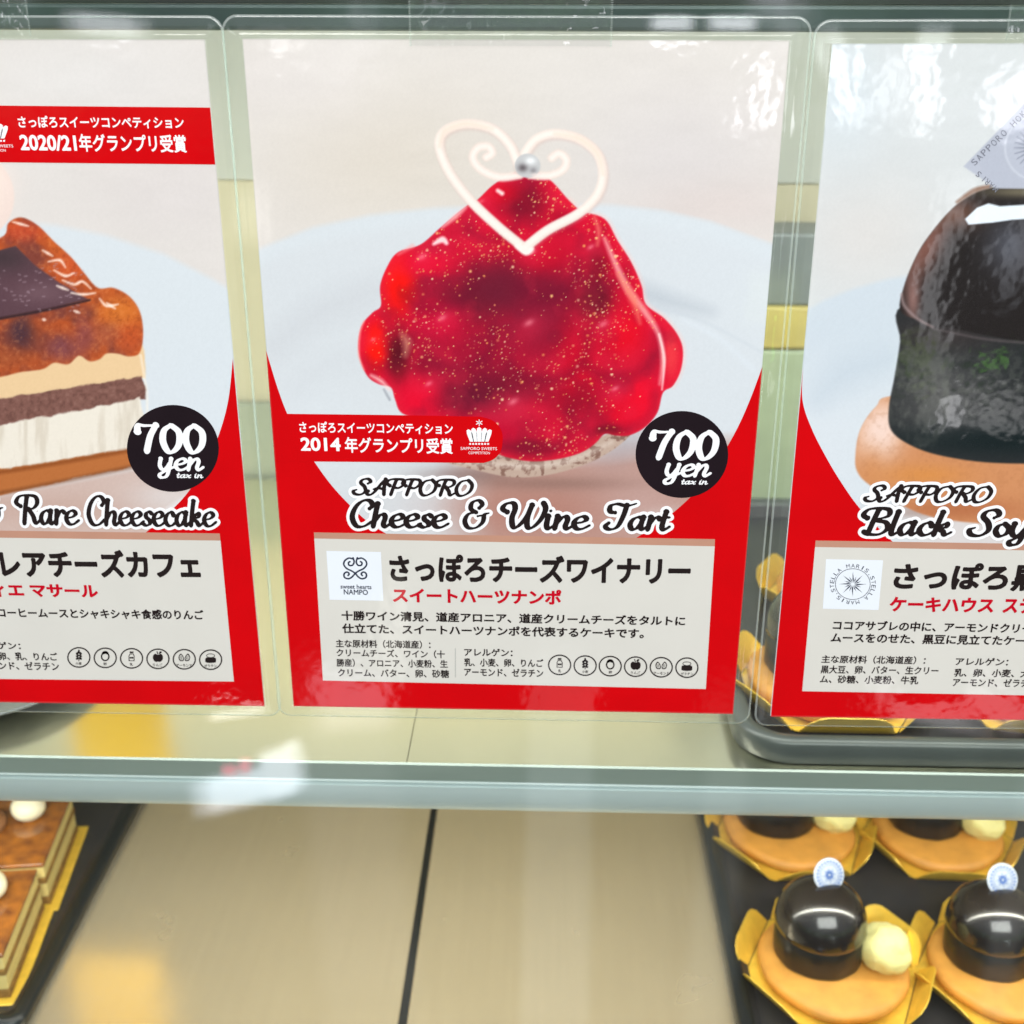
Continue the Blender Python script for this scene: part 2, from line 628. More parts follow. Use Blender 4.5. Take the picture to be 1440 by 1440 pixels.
# heavy brush-script alphabet: stroke skeletons, x-height 1, capitals 1.75; (points, ...) and advance
GL = {
    'e': ([[(.14, .46), (.45, .55), (.62, .78), (.45, .97), (.2, .82), (.08, .45), (.22, .08), (.48, .04), (.8, .32)]], .70),
    'h': ([[(.24, 1.72), (.17, 1.0), (.1, .02)], [(.14, .4), (.36, .85), (.56, .95), (.64, .7), (.58, .25), (.68, .03), (.92, .28)]], .86),
    's': ([[(.04, .16), (.24, .02), (.46, .16), (.42, .4), (.24, .6), (.24, .84), (.42, .97), (.56, .84)]], .60),
    'i': ([[(.12, .95), (.1, .3), (.2, .03), (.44, .28)], [(.2, 1.36), (.21, 1.37)]], .40),
    'n': ([[(.14, .95), (.08, .02)], [(.12, .4), (.34, .86), (.52, .95), (.6, .7), (.54, .25), (.64, .03), (.88, .28)]], .82),
    'a': ([[(.62, .82), (.42, .96), (.18, .78), (.08, .4), (.2, .05), (.4, .12), (.58, .5)], [(.64, .95), (.58, .35), (.66, .04), (.9, .28)]], .84),
    'r': ([[(.14, .95), (.08, .02)], [(.12, .45), (.3, .86), (.46, .96), (.56, .82)]], .58),
    't': ([[(.22, 1.36), (.14, .35), (.24, .03), (.5, .28)], [(.0, .92), (.42, .96)]], .48),
    'c': ([[(.56, .76), (.44, .96), (.2, .8), (.08, .4), (.24, .05), (.48, .05), (.74, .32)]], .66),
    'k': ([[(.24, 1.72), (.17, 1.0), (.1, .02)], [(.14, .4), (.38, .8), (.56, .9), (.54, .64), (.26, .5), (.46, .3), (.58, .04), (.84, .26)]], .80),
    'l': ([[(.24, 1.72), (.14, .35), (.24, .03), (.48, .28)]], .42),
    'o': ([[(.34, .97), (.14, .78), (.08, .4), (.28, .03), (.54, .2), (.6, .62), (.36, .97)]], .66),
    'x': ([[(.06, .82), (.2, .96), (.34, .7), (.44, .25), (.58, .04), (.76, .2)], [(.7, .9), (.1, .08)]], .78),
    'y': ([[(.12, .95), (.1, .4), (.26, .05), (.46, .2), (.62, .6)], [(.68, .95), (.62, .2), (.5, -.5), (.22, -.62), (.12, -.38), (.4, -.08), (.9, .3)]], .86),
    'C': ([[(.86, 1.2), (.98, 1.42), (.84, 1.7), (.55, 1.7), (.25, 1.3), (.12, .65), (.32, .08), (.66, .04), (1.0, .36)]], .98),
    'W': ([[(.12, 1.1), (-.08, 1.3), (.05, 1.62), (.34, 1.66), (.44, 1.3), (.36, .7), (.46, .1), (.68, .2), (.96, .8), (1.12, 1.55)],
            [(1.12, 1.55), (1.0, .75), (1.06, .1), (1.28, .12), (1.56, .62), (1.7, 1.3), (1.58, 1.7)]], 1.74),
    'T': ([[(.34, 1.12), (.12, 1.2), (.12, 1.55), (.4, 1.68), (.8, 1.56), (1.2, 1.72)], [(.8, 1.58), (.72, .9), (.54, .2), (.24, .02), (.02, .2), (.16, .46)]], 1.0),
    'R': ([[(.5, 1.62), (.4, .9), (.32, .02)], [(.14, 1.1), (-.06, 1.3), (.1, 1.65), (.5, 1.74), (.95, 1.66), (1.04, 1.3), (.84, .98), (.5, .88)], [(.58, .9), (.8, .5), (.92, .06), (1.2, .3)]], 1.14),
    'B': ([[(.5, 1.62), (.4, .9), (.3, .04)], [(.12, 1.1), (-.06, 1.3), (.1, 1.65), (.5, 1.74), (.92, 1.64), (.94, 1.24), (.5, .96), (.92, .82), (1.04, .4), (.76, .03), (.3, .05), (.12, .2)]], 1.10),
    'S': ([[(.84, 1.22), (1.0, 1.44), (.82, 1.72), (.5, 1.64), (.4, 1.3), (.66, .9), (.76, .4), (.5, .04), (.14, .1), (.02, .4), (.22, .56)]], .98),
    '&': ([[(.74, 1.26), (.88, 1.5), (.66, 1.72), (.36, 1.58), (.32, 1.2), (.62, .98)], [(.62, .98), (.22, .88), (.06, .45), (.26, .05), (.66, .05), (.98, .4), (1.04, .84), (1.26, .96)], [(.7, .76), (1.04, .84)]], 1.22),
    'A': ([[(-.04, .42), (-.1, .12), (.12, .02), (.38, .4), (.72, 1.3), (.92, 1.7)], [(.92, 1.7), (.9, .9), (.96, .03)], [(.28, .62), (.52, .76), (.98, .6)]], 1.08),
    'P': ([[(.5, 1.62), (.4, .9), (.3, .02)], [(.14, 1.05), (-.06, 1.3), (.1, 1.65), (.5, 1.74), (.94, 1.64), (1.0, 1.2), (.74, .8), (.44, .84)]], .98),
    'O': ([[(.7, 1.7), (.3, 1.5), (.1, .8), (.26, .12), (.6, .05), (.96, .5), (1.02, 1.2), (.74, 1.7)]], 1.08),
    '7': ([[(.06, 1.3), (.1, 1.66), (.4, 1.64), (.9, 1.66)], [(.9, 1.66), (.62, 1.0), (.42, .06)]], 1.06),
    '0': ([[(.5, 1.66), (.2, 1.35), (.12, .7), (.32, .08), (.58, .1), (.84, .55), (.86, 1.25), (.54, 1.66)]], 1.04),
    ' ': ([], .5),
}


def script_field(text, x0, x1, base0, base1, cap_px, xheight, weight=.115, slant=.16, capk=1.14, step=.00018, nib=R(28), thin=.42):
    """brush-script lettering between two baseline pixels -> distance field on the sign plane (metres)"""
    strokes, adv = [], 0.0
    for ch in text:
        st, w = GL[ch]
        k = capk if (ch.isupper() or ch in '&70') else 1.0
        kx = k * (.94 if k > 1 else 1.0)
        for s in st:
            pts = catmull(s, 8)
            pts = np.stack([pts[:, 0] * kx, pts[:, 1] * k], 1)
            pts[:, 0] += adv + slant * pts[:, 1]
            strokes.append(pts)
        adv += w * kx
    allp = np.concatenate(strokes)
    wmin, wmax = allp[:, 0].min() - weight, allp[:, 0].max() + weight
    P0, P1 = np.array(on_glass(x0, base0)), np.array(on_glass(x1, base1))
    top = np.array(on_glass(x0, base0 - cap_px))
    L = np.linalg.norm(P1 - P0)
    e = (P1 - P0) / L
    f = np.array([-e[1], e[0]])
    sx = L / (wmax - wmin)
    sy = (top[1] - P0[1]) / xheight
    rad_u = weight * .5 * (sx + sy)
    lift = .40 * rad_u
    sy = (top[1] - P0[1] - 2 * lift) / xheight
    P0 = P0 + f * lift
    out = []
    for s in strokes:
        loc = np.stack([(s[:, 0] - wmin) * sx, s[:, 1] * sy], 1)
        t = np.gradient(loc, axis=0)
        ang = np.arctan2(t[:, 1], t[:, 0]) - nib
        r = rad_u * (thin + (1 - thin) * np.abs(np.sin(ang)))
        if len(loc) > 6:
            r = np.convolve(np.pad(r, 3, 'edge'), np.ones(7) / 7, 'valid')
            r[0] *= 1.18; r[-1] *= .8
        else:
            r[:] = rad_u * 1.15
        out.append((loc, r))
    m = .004
    pts = np.concatenate([o[0] for o in out])
    U = np.arange(pts[:, 0].min() - m, pts[:, 0].max() + m, step)
    V = np.arange(pts[:, 1].min() - m, pts[:, 1].max() + m, step)
    UU, VV = np.meshgrid(U, V)
    S = np.full(UU.shape, 1.0)
    for loc, r in out:
        b0, b1 = loc.min(0) - m, loc.max(0) + m
        i0, i1 = np.searchsorted(U, (b0[0], b1[0])); j0, j1 = np.searchsorted(V, (b0[1], b1[1]))
        sub = np.s_[j0:j1, i0:i1]
        S[sub] = np.minimum(S[sub], sd_stroke(UU[sub], VV[sub], loc, r))
    return S, U, V, P0, e, f


def font_mesh(text):
    c = bpy.data.curves.new('t', 'FONT')
    c.body = text
    c.size = 1.0
    c.resolution_u = 4
    o = bpy.data.objects.new('t', c)
    COL.objects.link(o)
    me = bpy.data.meshes.new_from_object(o.evaluated_get(bpy.context.evaluated_depsgraph_get()))
    co = np.array([v.co[:2] for v in me.vertices]).reshape(-1, 2)
    fa = [tuple(p.vertices) for p in me.polygons]
    bpy.data.objects.remove(o)
    bpy.data.curves.remove(c)
    bpy.data.meshes.remove(me)
    return co, fa


GLYPHS = {}


def glyph(ch, bold):
    key = (ch, round(bold, 4))
    if key in GLYPHS:
        return GLYPHS[key]
    if ('adv', ch) not in GLYPHS:
        GLYPHS['adv', ch] = font_mesh(ch + '|')[0][:, 0].max() - font_mesh('|')[0][:, 0].max()
    adv = GLYPHS['adv', ch]
    if ch == ' ':
        GLYPHS[key] = ([], [], adv)
        return GLYPHS[key]
    if ('sdf', ch) not in GLYPHS:
        co, fa = font_mesh(ch)
        cnt = {}
        for q in fa:
            for i in range(len(q)):
                a, b = q[i], q[(i + 1) % len(q)]
                k = (min(a, b), max(a, b))
                cnt[k] = cnt.get(k, 0) + 1
        seg = [(co[a], co[b]) for (a, b), n in cnt.items() if n == 1]
        m, st = .07, .0085
        U = np.arange(co[:, 0].min() - m, co[:, 0].max() + m, st)
        V = np.arange(co[:, 1].min() - m, co[:, 1].max() + m, st)
        UU, VV = np.meshgrid(U, V)
        d = np.full(UU.shape, 1e9)
        ins = np.zeros(UU.shape, bool)
        for (p, r) in seg:
            ex, ey = r - p
            wx, wy = UU - p[0], VV - p[1]
            t = np.clip((wx * ex + wy * ey) / (ex * ex + ey * ey + 1e-20), 0, 1)
            d = np.minimum(d, (wx - t * ex) ** 2 + (wy - t * ey) ** 2)
            if p[1] != r[1]:
                ins ^= ((p[1] > VV) != (r[1] > VV)) & (UU < ex * (VV - p[1]) / ey + p[0])
        d = np.sqrt(d)
        GLYPHS['sdf', ch] = (np.where(ins, -d, d), U, V)
    S, U, V = GLYPHS['sdf', ch]
    v, f = march(S - bold, U, V)
    GLYPHS[key] = (v, f, adv)
    return GLYPHS[key]


class Sheet:
    """collects flat printed shapes on the sign plane as one mesh"""
    def __init__(self):
        self.v, self.f = [], []

    def add(self, verts2, faces):
        b = len(self.v)
        self.v += [(p[0], p[1]) for p in verts2]
        self.f += [tuple(b + i for i in q) for q in faces]

    def poly(self, px):
        pts = [on_glass(*p) for p in px]
        self.add(pts, [tuple(range(len(pts)))])

    def field(self, fld, grow=0.0):
        S, U, V, P0, e, f = fld
        v, fa = march(S - grow, U, V)
        self.add([(P0[0] + e[0] * a + f[0] * b, P0[1] + e[1] * a + f[1] * b) for a, b in v], fa)

    def text(self, s, x0, x1, b0, b1, h, bold=.012):
        """a line of type: every glyph thickened by its own distance field, fitted between two baseline pixels"""
        pts, faces, adv = [], [], 0.0
        for ch in s:
            v, f, w = glyph(ch, bold)
            b = len(pts)
            pts += [(p[0] + adv, p[1]) for p in v]
            faces += [tuple(b + i for i in q) for q in f]
            adv += w
        co = np.array(pts)
        mn, mxx = co.min(0), co.max(0)
        P0, P1 = np.array(on_glass(x0, b0)), np.array(on_glass(x1, b1))
        T = np.array(on_glass(x0, b0 - h))
        e = P1 - P0
        f = np.array([-e[1], e[0]]) / np.linalg.norm(e) * (T[1] - P0[1])
        k = (co - mn) / (mxx - mn)
        self.add(P0 + k[:, :1] * e + k[:, 1:] * f, faces)

    def build(self, name, mat, parent, depth):
        o = parent.location
        return link(name, [(p[0], -depth, p[1]) for p in self.v], self.f, mat, parent, origin=(o[0], o[1], o[2]))


def ellipse(cx, cy, rx, ry, n=64, tilt=0.0):
    return [(cx + rx * math.cos(a) + tilt * math.sin(a), cy + ry * math.sin(a) + tilt * .6 * math.cos(a)) for a in [2 * math.pi * i / n for i in range(n)]]


def poly_sheet(name, px, mat, parent, depth):
    s = Sheet()
    s.poly(px)
    return s.build(name, mat, parent, depth)


# ------------------------------------------------------------------ painter for the printed photographs (photo pixels in, ink colour out)
def vnoise(x, y, seed=0):
    xi, yi = np.floor(x).astype(np.int64), np.floor(y).astype(np.int64)
    xf, yf = x - xi, y - yi
    u, v = xf * xf * (3 - 2 * xf), yf * yf * (3 - 2 * yf)

    def h(a, b):
        n = (a * 374761393 + b * 668265263 + seed * 974634541) & 0x7fffffff
        n = ((n ^ (n >> 13)) * 1274126177) & 0x7fffffff
        n = n ^ (n >> 16)
        return (n & 0xffff) / 65535.0
    return (h(xi, yi) * (1 - u) + h(xi + 1, yi) * u) * (1 - v) + (h(xi, yi + 1) * (1 - u) + h(xi + 1, yi + 1) * u) * v


def fbm(x, y, s, seed=0, oct=4):
    t, a, tot = 0, .5, 0
    for k in range(oct):
        t = t + a * vnoise(x / s * 2 ** k, y / s * 2 ** k, seed + k * 17)
        tot += a
        a *= .5
    return t / tot


class Painter:
    def __init__(self, X, Y, bg):
        self.X, self.Y = X, Y
        self.c = np.empty(X.shape + (3,))
        self.c[:] = np.array(bg, float)

    def mix(self, m, col):
        self.c += (np.asarray(col, float) - self.c) * m[..., None]

    def box(self, pts, pad):
        p = np.asarray(pts, float)
        mask = (self.X > p[:, 0].min() - pad) & (self.X < p[:, 0].max() + pad) & (self.Y > p[:, 1].min() - pad) & (self.Y < p[:, 1].max() + pad)
        ii = np.nonzero(mask)
        if len(ii[0]) == 0:
            return None
        return np.s_[ii[0].min():ii[0].max() + 1, ii[1].min():ii[1].max() + 1]

    def poly(self, pts, col, soft=1.5, smooth=True, a=1.0, warp=0.0, wseed=3):
        pts = catmull(pts, 6, True) if smooth else np.asarray(pts, float)
        b = self.box(pts, soft * 2 + 4 + warp)
        if b is None:
            return None
        X, Y = self.X[b], self.Y[b]
        if warp:
            X = X + (fbm(X, Y, 14, wseed) - .5) * 2 * warp
            Y = Y + (fbm(X, Y, 14, wseed + 5) - .5) * 2 * warp
        m = np.clip(.5 - sd_poly(X, Y, pts) / (2 * soft), 0, 1)
        m = m * m * (3 - 2 * m) * a
        sub = self.c[b]
        sub += (np.asarray(col, float) - sub) * m[..., None]
        return b, m

    def mask(self, pts, soft=1.5, smooth=True):
        pts = catmull(pts, 6, True) if smooth else np.asarray(pts, float)
        m = np.clip(.5 - sd_poly(self.X, self.Y, pts) / (2 * soft), 0, 1)
        return m * m * (3 - 2 * m)

    def stroke(self, pts, w, col, soft=1.5, a=1.0, taper=False):
        p = catmull(pts, 8)
        b = self.box(p, max(np.max(w), 1) + soft * 2 + 3)
        if b is None:
            return
        if np.ndim(w) == 0:
            r = np.full(len(p), w / 2.0)
            if taper:
                r *= np.sin(np.linspace(.12, math.pi - .12, len(p)))
        else:
            r = np.interp(np.linspace(0, 1, len(p)), np.linspace(0, 1, len(w)), w) / 2
        m = np.clip(.5 - sd_stroke(self.X[b], self.Y[b], p, r) / (2 * soft), 0, 1) * a
        sub = self.c[b]
        sub += (np.asarray(col, float) - sub) * m[..., None]

    def blob(self, x, y, rx, ry, col, a=1.0, clip=None, p=1.0, rot=0.0):
        c, s = math.cos(rot), math.sin(rot)
        dx, dy = self.X - x, self.Y - y
        d = ((dx * c + dy * s) / rx) ** 2 + ((-dx * s + dy * c) / ry) ** 2
        m = np.exp(-d ** p) * a
        if clip is not None:
            m = m * clip
        self.mix(m, col)


def print_sheet(parent, x_left, z0, ang, W, H, step, paint, mat, x_clip=None):
    """the printed sheet as a fine grid whose points carry the ink colour"""
    nu, nv = int(W / step) + 1, int(H / step) + 1
    u, v = np.linspace(0, W, nu), np.linspace(0, H, nv)
    UU, VV = np.meshgrid(u, v)
    ca, sa = math.cos(ang), math.sin(ang)
    PX = x_left + UU * ca - VV * sa
    PZ = z0 + UU * sa + VV * ca
    x, y = to_px(PX, -.0008, PZ)
    c = paint(x, y)
    c = np.clip(c / 255.0, 0, 1)
    c = np.where(c <= .04045, c / 12.92, ((c + .055) / 1.055) ** 2.4) * PK
    o = parent.location
    me = bpy.data.meshes.new('print_sheet')
    n = nu * nv
    co = np.stack([PX.ravel() - o[0], np.full(n, -.0008) - o[1], PZ.ravel() - o[2]], 1).astype(np.float32)
    idx = np.arange(n, dtype=np.int32).reshape(nv, nu)
    q = np.stack([idx[:-1, :-1], idx[:-1, 1:], idx[1:, 1:], idx[1:, :-1]], -1).reshape(-1, 4)
    me.vertices.add(n)
    me.vertices.foreach_set('co', co.ravel())
    me.loops.add(q.size)
    me.loops.foreach_set('vertex_index', q.ravel())
    me.polygons.add(len(q))
    me.polygons.foreach_set('loop_start', np.arange(0, q.size, 4, dtype=np.int32))
    me.polygons.foreach_set('loop_total', np.full(len(q), 4, dtype=np.int32))
    me.update(calc_edges=True)
    at = me.color_attributes.new('ink', 'FLOAT_COLOR', 'POINT')
    rgba = np.ones((n, 4), np.float32)
    rgba[:, :3] = c.reshape(-1, 3)
    at.data.foreach_set('color', rgba.ravel())
    me.materials.append(mat)
    ob = bpy.data.objects.new('print_sheet', me)
    COL.objects.link(ob)
    ob.parent = parent
    return ob


def pouch(parent, x_left, z0, ang, W, H, ml, mr, mt, mb):
    """clear laminate margin: raised ridge along the print, flat fused margin, rounded corners, cut edge"""
    def rr(x0, x1, z0_, z1, r, n=8):
        pts = []
        for cx, cz, a0 in ((x1 - r, z1 - r, 0), (x0 + r, z1 - r, 90), (x0 + r, z0_ + r, 180), (x1 - r, z0_ + r, 270)):
            for k in range(n + 1):
                a = R(a0 + 90 * k / n)
                pts.append((cx + r * math.cos(a), cz + r * math.sin(a)))
        return pts
    rings = [(rr(.0004, W - .0004, .0004, H - .0004, .0004), -.00115), (rr(-.0003, W + .0003, -.0003, H + .0003, .0006), -.00124),
             (rr(-.0016, W + .0016, -.0016, H + .0016, .001), -.00100), (rr(-.0033, W + .0033, -.0033, H + .0033, .002), -.00076),
             (rr(-ml + .0008, W + mr - .0008, -mb + .0008, H + mt - .0008, .0055), -.00066), (rr(-ml, W + mr, -mb, H + mt, .006), -.0005),
             (rr(-ml, W + mr, -mb, H + mt, .006), -.0001)]
    n = len(rings[0][0])
    ca, sa = math.cos(ang), math.sin(ang)
    verts, faces = [], []
    for pts, y in rings:
        for (a, b) in pts:
            verts.append((x_left + a * ca - b * sa, y, z0 + a * sa + b * ca))
    mi = []
    for k in range(len(rings) - 1):
        for i in range(n):
            j = (i + 1) % n
            faces.append((k * n + i, k * n + j, (k + 1) * n + j, (k + 1) * n + i))
            mi.append(1 if k >= 4 else 0)
    o = link('laminate_margin', verts, faces, [M['film'], M['film_edge']], parent, True, tuple(parent.location))
    o.data.polygons.foreach_set('material_index', mi)
    return o


# shared print pieces -------------------------------------------------------------------------------------------------
def price_badge(parent, cx, cy, rx, ry, seven, yen, tax):
    b = poly_sheet('price_badge', ellipse(cx, cy, rx, ry), M['badge'], parent, .00092)
    s = Sheet()
    s.field(script_field('700', *seven, 1.995, weight=.185, slant=.04, thin=.30, nib=R(6)))
    s.field(script_field('yen', *yen, 1.0, weight=.13, slant=.12, thin=.45, nib=R(15), step=.00014))
    s.field(script_field('tax in', *tax, 1.0, weight=.145, slant=.12, thin=.5, nib=R(15), step=.00010))
    o = s.build('price_lettering', M['white'], parent, .00098)
    o.parent = b
    o.matrix_parent_inverse = Matrix.Identity(4)
    return b


def title(parent, words):
    w, k = Sheet(), Sheet()
    for i, a in enumerate(words):
        fld = script_field(*a[:7], **a[7])
        w2 = Sheet(); w2.field(fld, .0013)
        o = w2.build('lettering_outline', M['white'], parent, .00092 + .000012 * i)
        k.field(fld)
    return k.build('title_lettering', M['black'], parent, .00104)


def crown_emblem(cx, cy, k=1.0):
    s = Sheet()
    for i, dx in enumerate((-14, -7.5, 0, 7.5, 14)):
        h = (14, 17, 18.5, 17, 14)[i] * k
        t = dx * .28 * k
        w = 3.9 * k
        x = cx + dx * k * .86
        s.poly([(x - w * .75 - t * .5, cy + 8 * k), (x - w + t * .3, cy - h * .35 + 2), (x - w * .75 + t * .7, cy - h * .62 + 1), (x + t * .8, cy - h * .74 + 1),
                (x + w * .75 + t * .7, cy - h * .62 + 1), (x + w + t * .3, cy - h * .35 + 2), (x + w * .75 - t * .5, cy + 8 * k)])
    for q in range(3):
        a = math.pi * q / 3 + .52
        dx, dy = 5 * k * math.cos(a), 4.5 * k * math.sin(a)
        nx, ny = -dy * .12, dx * .12
        x, y = cx, cy - 18.5 * k
        s.poly([(x - dx - nx, y - dy - ny), (x + dx - nx, y + dy - ny), (x + dx + nx, y + dy + ny), (x - dx + nx, y - dy + ny)])
    for j in range(7):
        x = cx + (j - 3) * 4.2 * k
        s.poly([(x - 1.3, cy + 10 * k), (x + 1.3, cy + 10 * k), (x + 1.3, cy + 12.4 * k), (x - 1.3, cy + 12.4 * k)])
    s.text('SAPPORO SWEETS', cx - 26 * k, cx + 25 * k, cy + 19.5 * k, cy + 20 * k, 4.0, .0)
    s.text('COMPETITION', cx - 15 * k, cx + 15 * k, cy + 25.5 * k, cy + 25.7 * k, 3.6, .0)
    return s


def ring_px(s, cx, cy, rx, ry, t, n=40):
    o, i = ellipse(cx, cy, rx, ry, n), ellipse(cx, cy, rx - t, ry - t, n)
    pts = [on_glass(*p) for p in o + i]
    s.add(pts, [(a, (a + 1) % n, n + (a + 1) % n, n + a) for a in range(n)])


def allergen_icon(parent, kind, cx, cy):
    s = Sheet()
    ring_px(s, cx, cy, 16.4, 14.6, 1.9)
    y = cy - 2.2
    if kind == 'milk':
        s.poly([(cx - 2.6, y - 7.5), (cx + 2.6, y - 7.5), (cx + 2.6, y - 5), (cx - 2.6, y - 5)])
        ring = [(cx - 2.6, y - 4.4), (cx + 2.6, y - 4.4), (cx + 4.2, y - 1.4), (cx + 4.2, y + 6), (cx - 4.2, y + 6), (cx - 4.2, y - 1.4)]
        inn = [(cx + (p[0] - cx) * .72, y + .8 + (p[1] - y - .8) * .80) for p in ring]
        pts = [on_glass(*p) for p in ring + inn]
        s.add(pts, [(a, (a + 1) % 6, 6 + (a + 1) % 6, 6 + a) for a in range(6)])
        s.poly([(cx - 2.6, y + .2), (cx + 2.6, y + .2), (cx + 2.6, y + 2.6), (cx - 2.6, y + 2.6)])
        word = '乳'
    elif kind == 'wheat':
        for j in range(3):
            for sd in (-1, 1):
                s.poly(ellipse(cx + sd * 2.1, y - 3.6 + j * 3.6, 2.2, 2.0, 12, .5 * sd))
        s.poly(ellipse(cx, y - 6.4, 1.5, 2.4, 12))
        s.poly([(cx - .6, y + 4), (cx + .6, y + 4), (cx + .6, y + 7.4), (cx - .6, y + 7.4)])
        word = '小麦'
    elif kind == 'egg':
        ring_px(s, cx, y + .4, 6.2, 6.6, 2.0, 28)
        s.poly(catmull([(cx - 6.0, y - .5), (cx - 3.8, y - 6), (cx, y - 7.6), (cx + 3.8, y - 6), (cx + 6.0, y - .5), (cx + 3, y - 2.4), (cx, y - 3.4), (cx - 3, y - 2.4)], 3, True))
        word = '卵'
    elif kind == 'apple':
        s.poly(catmull([(cx, y - 3.6), (cx + 4, y - 5), (cx + 7, y - 1.6), (cx + 6.2, y + 4), (cx + 2.6, y + 6.6), (cx, y + 6), (cx - 2.6, y + 6.6), (cx - 6.2, y + 4), (cx - 7, y - 1.6), (cx - 4, y - 5)], 4, True))
        s.poly([(cx - .6, y - 4), (cx - 2.2, y - 8), (cx - .8, y - 8.6), (cx + .6, y - 4)])
        s.poly(catmull([(cx + 1, y - 5.2), (cx + 3, y - 8.4), (cx + 5.6, y - 7.6), (cx + 3.6, y - 5.2)], 3, True))
        word = 'りんご'
    elif kind == 'almond':
        for sd in (-1, 1):
            o = [(cx + sd * 1.2, y + 4.4), (cx + sd * 1.0, y - 1), (cx + sd * 5, y - 5.8), (cx + sd * 8.2, y - 1), (cx + sd * 6.4, y + 4.2)]
            o = [tuple(p) for p in catmull(o, 5, True)]
            mxp = np.mean(o, 0)
            i = [tuple(mxp + (np.array(p) - mxp) * .70) for p in o]
            n = len(o)
            s.add([on_glass(*p) for p in o + i], [(a, (a + 1) % n, n + (a + 1) % n, n + a) for a in range(n)])
            for q in (-1.4, .8):
                s.poly([(mxp[0] + q - .4, mxp[1] - 2.6), (mxp[0] + q + .4, mxp[1] - 2.6), (mxp[0] + q + .4, mxp[1] + 2.6), (mxp[0] + q - .4, mxp[1] + 2.6)])
        word = 'アーモンド'
    else:
        s.poly(catmull([(cx - 6, y - .8), (cx + 6, y - .8), (cx + 7.6, y + 3.6), (cx + 6.6, y + 6), (cx, y + 6.8), (cx - 6.6, y + 6), (cx - 7.6, y + 3.6)], 4, True))
        ring_px(s, cx, y - 3.4, 6.2, 3.1, 1.0, 24)
        word = 'ゼラチン'
    w = 2.2 * len(word)
    s.text(word, cx - w, cx + w, cy + 10.6, cy + 10.7, 4.2, .02)
    return s.build('allergen_icon', M['black'], parent, .00098)


W, H = .200, .2835

# ------------------------------------------------------------------ the display case
ZS = CAM[2] - .341          # top of the upper shelf
ZD = CAM[2] - .515          # top of the steel deck
XL, XR = -.62, .70
YS0, YS1 = .030, .425       # shelf front and back
case = thing('display_case', 'refrigerated glass fronted cake display case with dark top rail and brushed steel deck', 'display case', (0, .2, ZD - .04))


def cpart(name, bm, mat, parent=case):
    me_o = link_bm(name, bm, mat)
    me_o.data.transform(Matrix.Translation(-Vector(case.location)))
    me_o.parent = parent
    return me_o


cpart('glass_pane', box(XL, XR, .0006, .0066, ZD - .02, .300, .0006, 1), M['pane'])
zr0 = on_glass(720, 44, .012)[1]
zr1 = on_glass(720, 6, .012)[1]
rail = cpart('top_rail', box(XL, XR, .0085, .030, zr0, zr1, .0015), M['rail_dark'])
cpart('top_cover', box(XL, XR, .0085, .46, .352, .366), M['rail_black'])
cpart('rail_channel', box(XL, XR, .014, .030, zr1 + .0003, .3515), M['rail_black'])
YB = .435
zb = [CAM[2] - (YB - CAM[1]) * math.tan(PITCH - math.atan((720 - y) / F_PX)) for y in (255, 570)]
cpart('header_panel', box(XL, XR, YB, YB + .012, zb[0], .3515), M['grey_wall'])
cpart('back_door', box(XL, XR, YB + .003, YB + .012, zb[1], zb[0]), M['cream_wall'])
cpart('door_rail', box(XL, XR, YB - .004, YB + .012, ZS - .012, zb[1] - .0002, .001, 1), M['sage_wall'])
cpart('lower_back_panel', box(XL, XR, YB, YB + .012, ZD, ZS - .0125), M['side_wall'])
for x0, x1 in ((XL - .012, XL - .0003), (XR + .0003, XR + .012)):
    cpart('side_panel', box(x0, x1, .0, .46, ZD - .02, .3515), M['side_wall'])
# deck: two brushed panels with a black joint between them
xa = on_level(603, 1150, ZD)[0]
xb = on_level(572, 1440, ZD)[0]
xj = .5 * (xa + xb)
cpart('deck_panel', box(XL, xj - .0024, .0072, YB - .001, ZD - .004, ZD, .0008, 1), M['steel'])
cpart('deck_panel', box(xj + .0024, XR, .0072, YB - .001, ZD - .004, ZD, .0008, 1), M['steel'])
cpart('deck_joint', box(xj - .0023, xj + .0023, .0072, YB - .001, ZD - .006, ZD - .0032), M['gap_black'])
cpart('deck_base', box(XL, XR, .0072, YB, ZD - .02, ZD - .0062), M['gap_black'])

# upper shelf: its own board, lifted out as one
shelf = thing('case_shelf', 'pale cream upper shelf board with grooved aluminium front edge', 'shelf', (0, .22, ZS - .012))


def spart(name, verts_faces, mat):
    v, f = verts_faces
    return link(name, v, f, mat, shelf, origin=tuple(shelf.location))


xs = .5 * (on_level(583, 1010, ZS)[0] + on_level(572, 1078, ZS)[0])
for (a, b) in ((XL + .002, xs - .0002), (xs + .0002, XR - .002)):
    spart('shelf_panel', extrude_x([(YS0 + .0015, ZS), (YS1, ZS), (YS1, ZS - .012), (YS0 + .0015, ZS - .012)], a, b), M['shelf'])
z = ZS
spart('upper_edge_strip', extrude_x([(YS0, z - .0002), (YS0 + .0014, z + .0003), (YS0 + .0014, z - .0095), (YS0, z - .0092)], XL + .002, XR - .002), M['edge_sage'])
spart('edge_bead', extrude_x([(YS0 - .0010, z - .0098), (YS0 - .0004, z - .0093), (YS0 + .0014, z - .0096), (YS0 + .0014, z - .0112), (YS0 - .0004, z - .0110)], XL + .002, XR - .002), M['edge_alu'])
prof = [(YS0 + .0012, z - .0113)]
for k in range(15):
    a = R(100 - 130 * k / 14 * 1.0)
    prof.append((YS0 + .005 - .0062 * math.cos(R(-8 + 95 * k / 14)), z - .0122 - .017 * math.sin(R(90 * k / 14))))
prof.append((YS0 + .012, z - .0290))
prof.append((YS0 + .012, z - .0122))
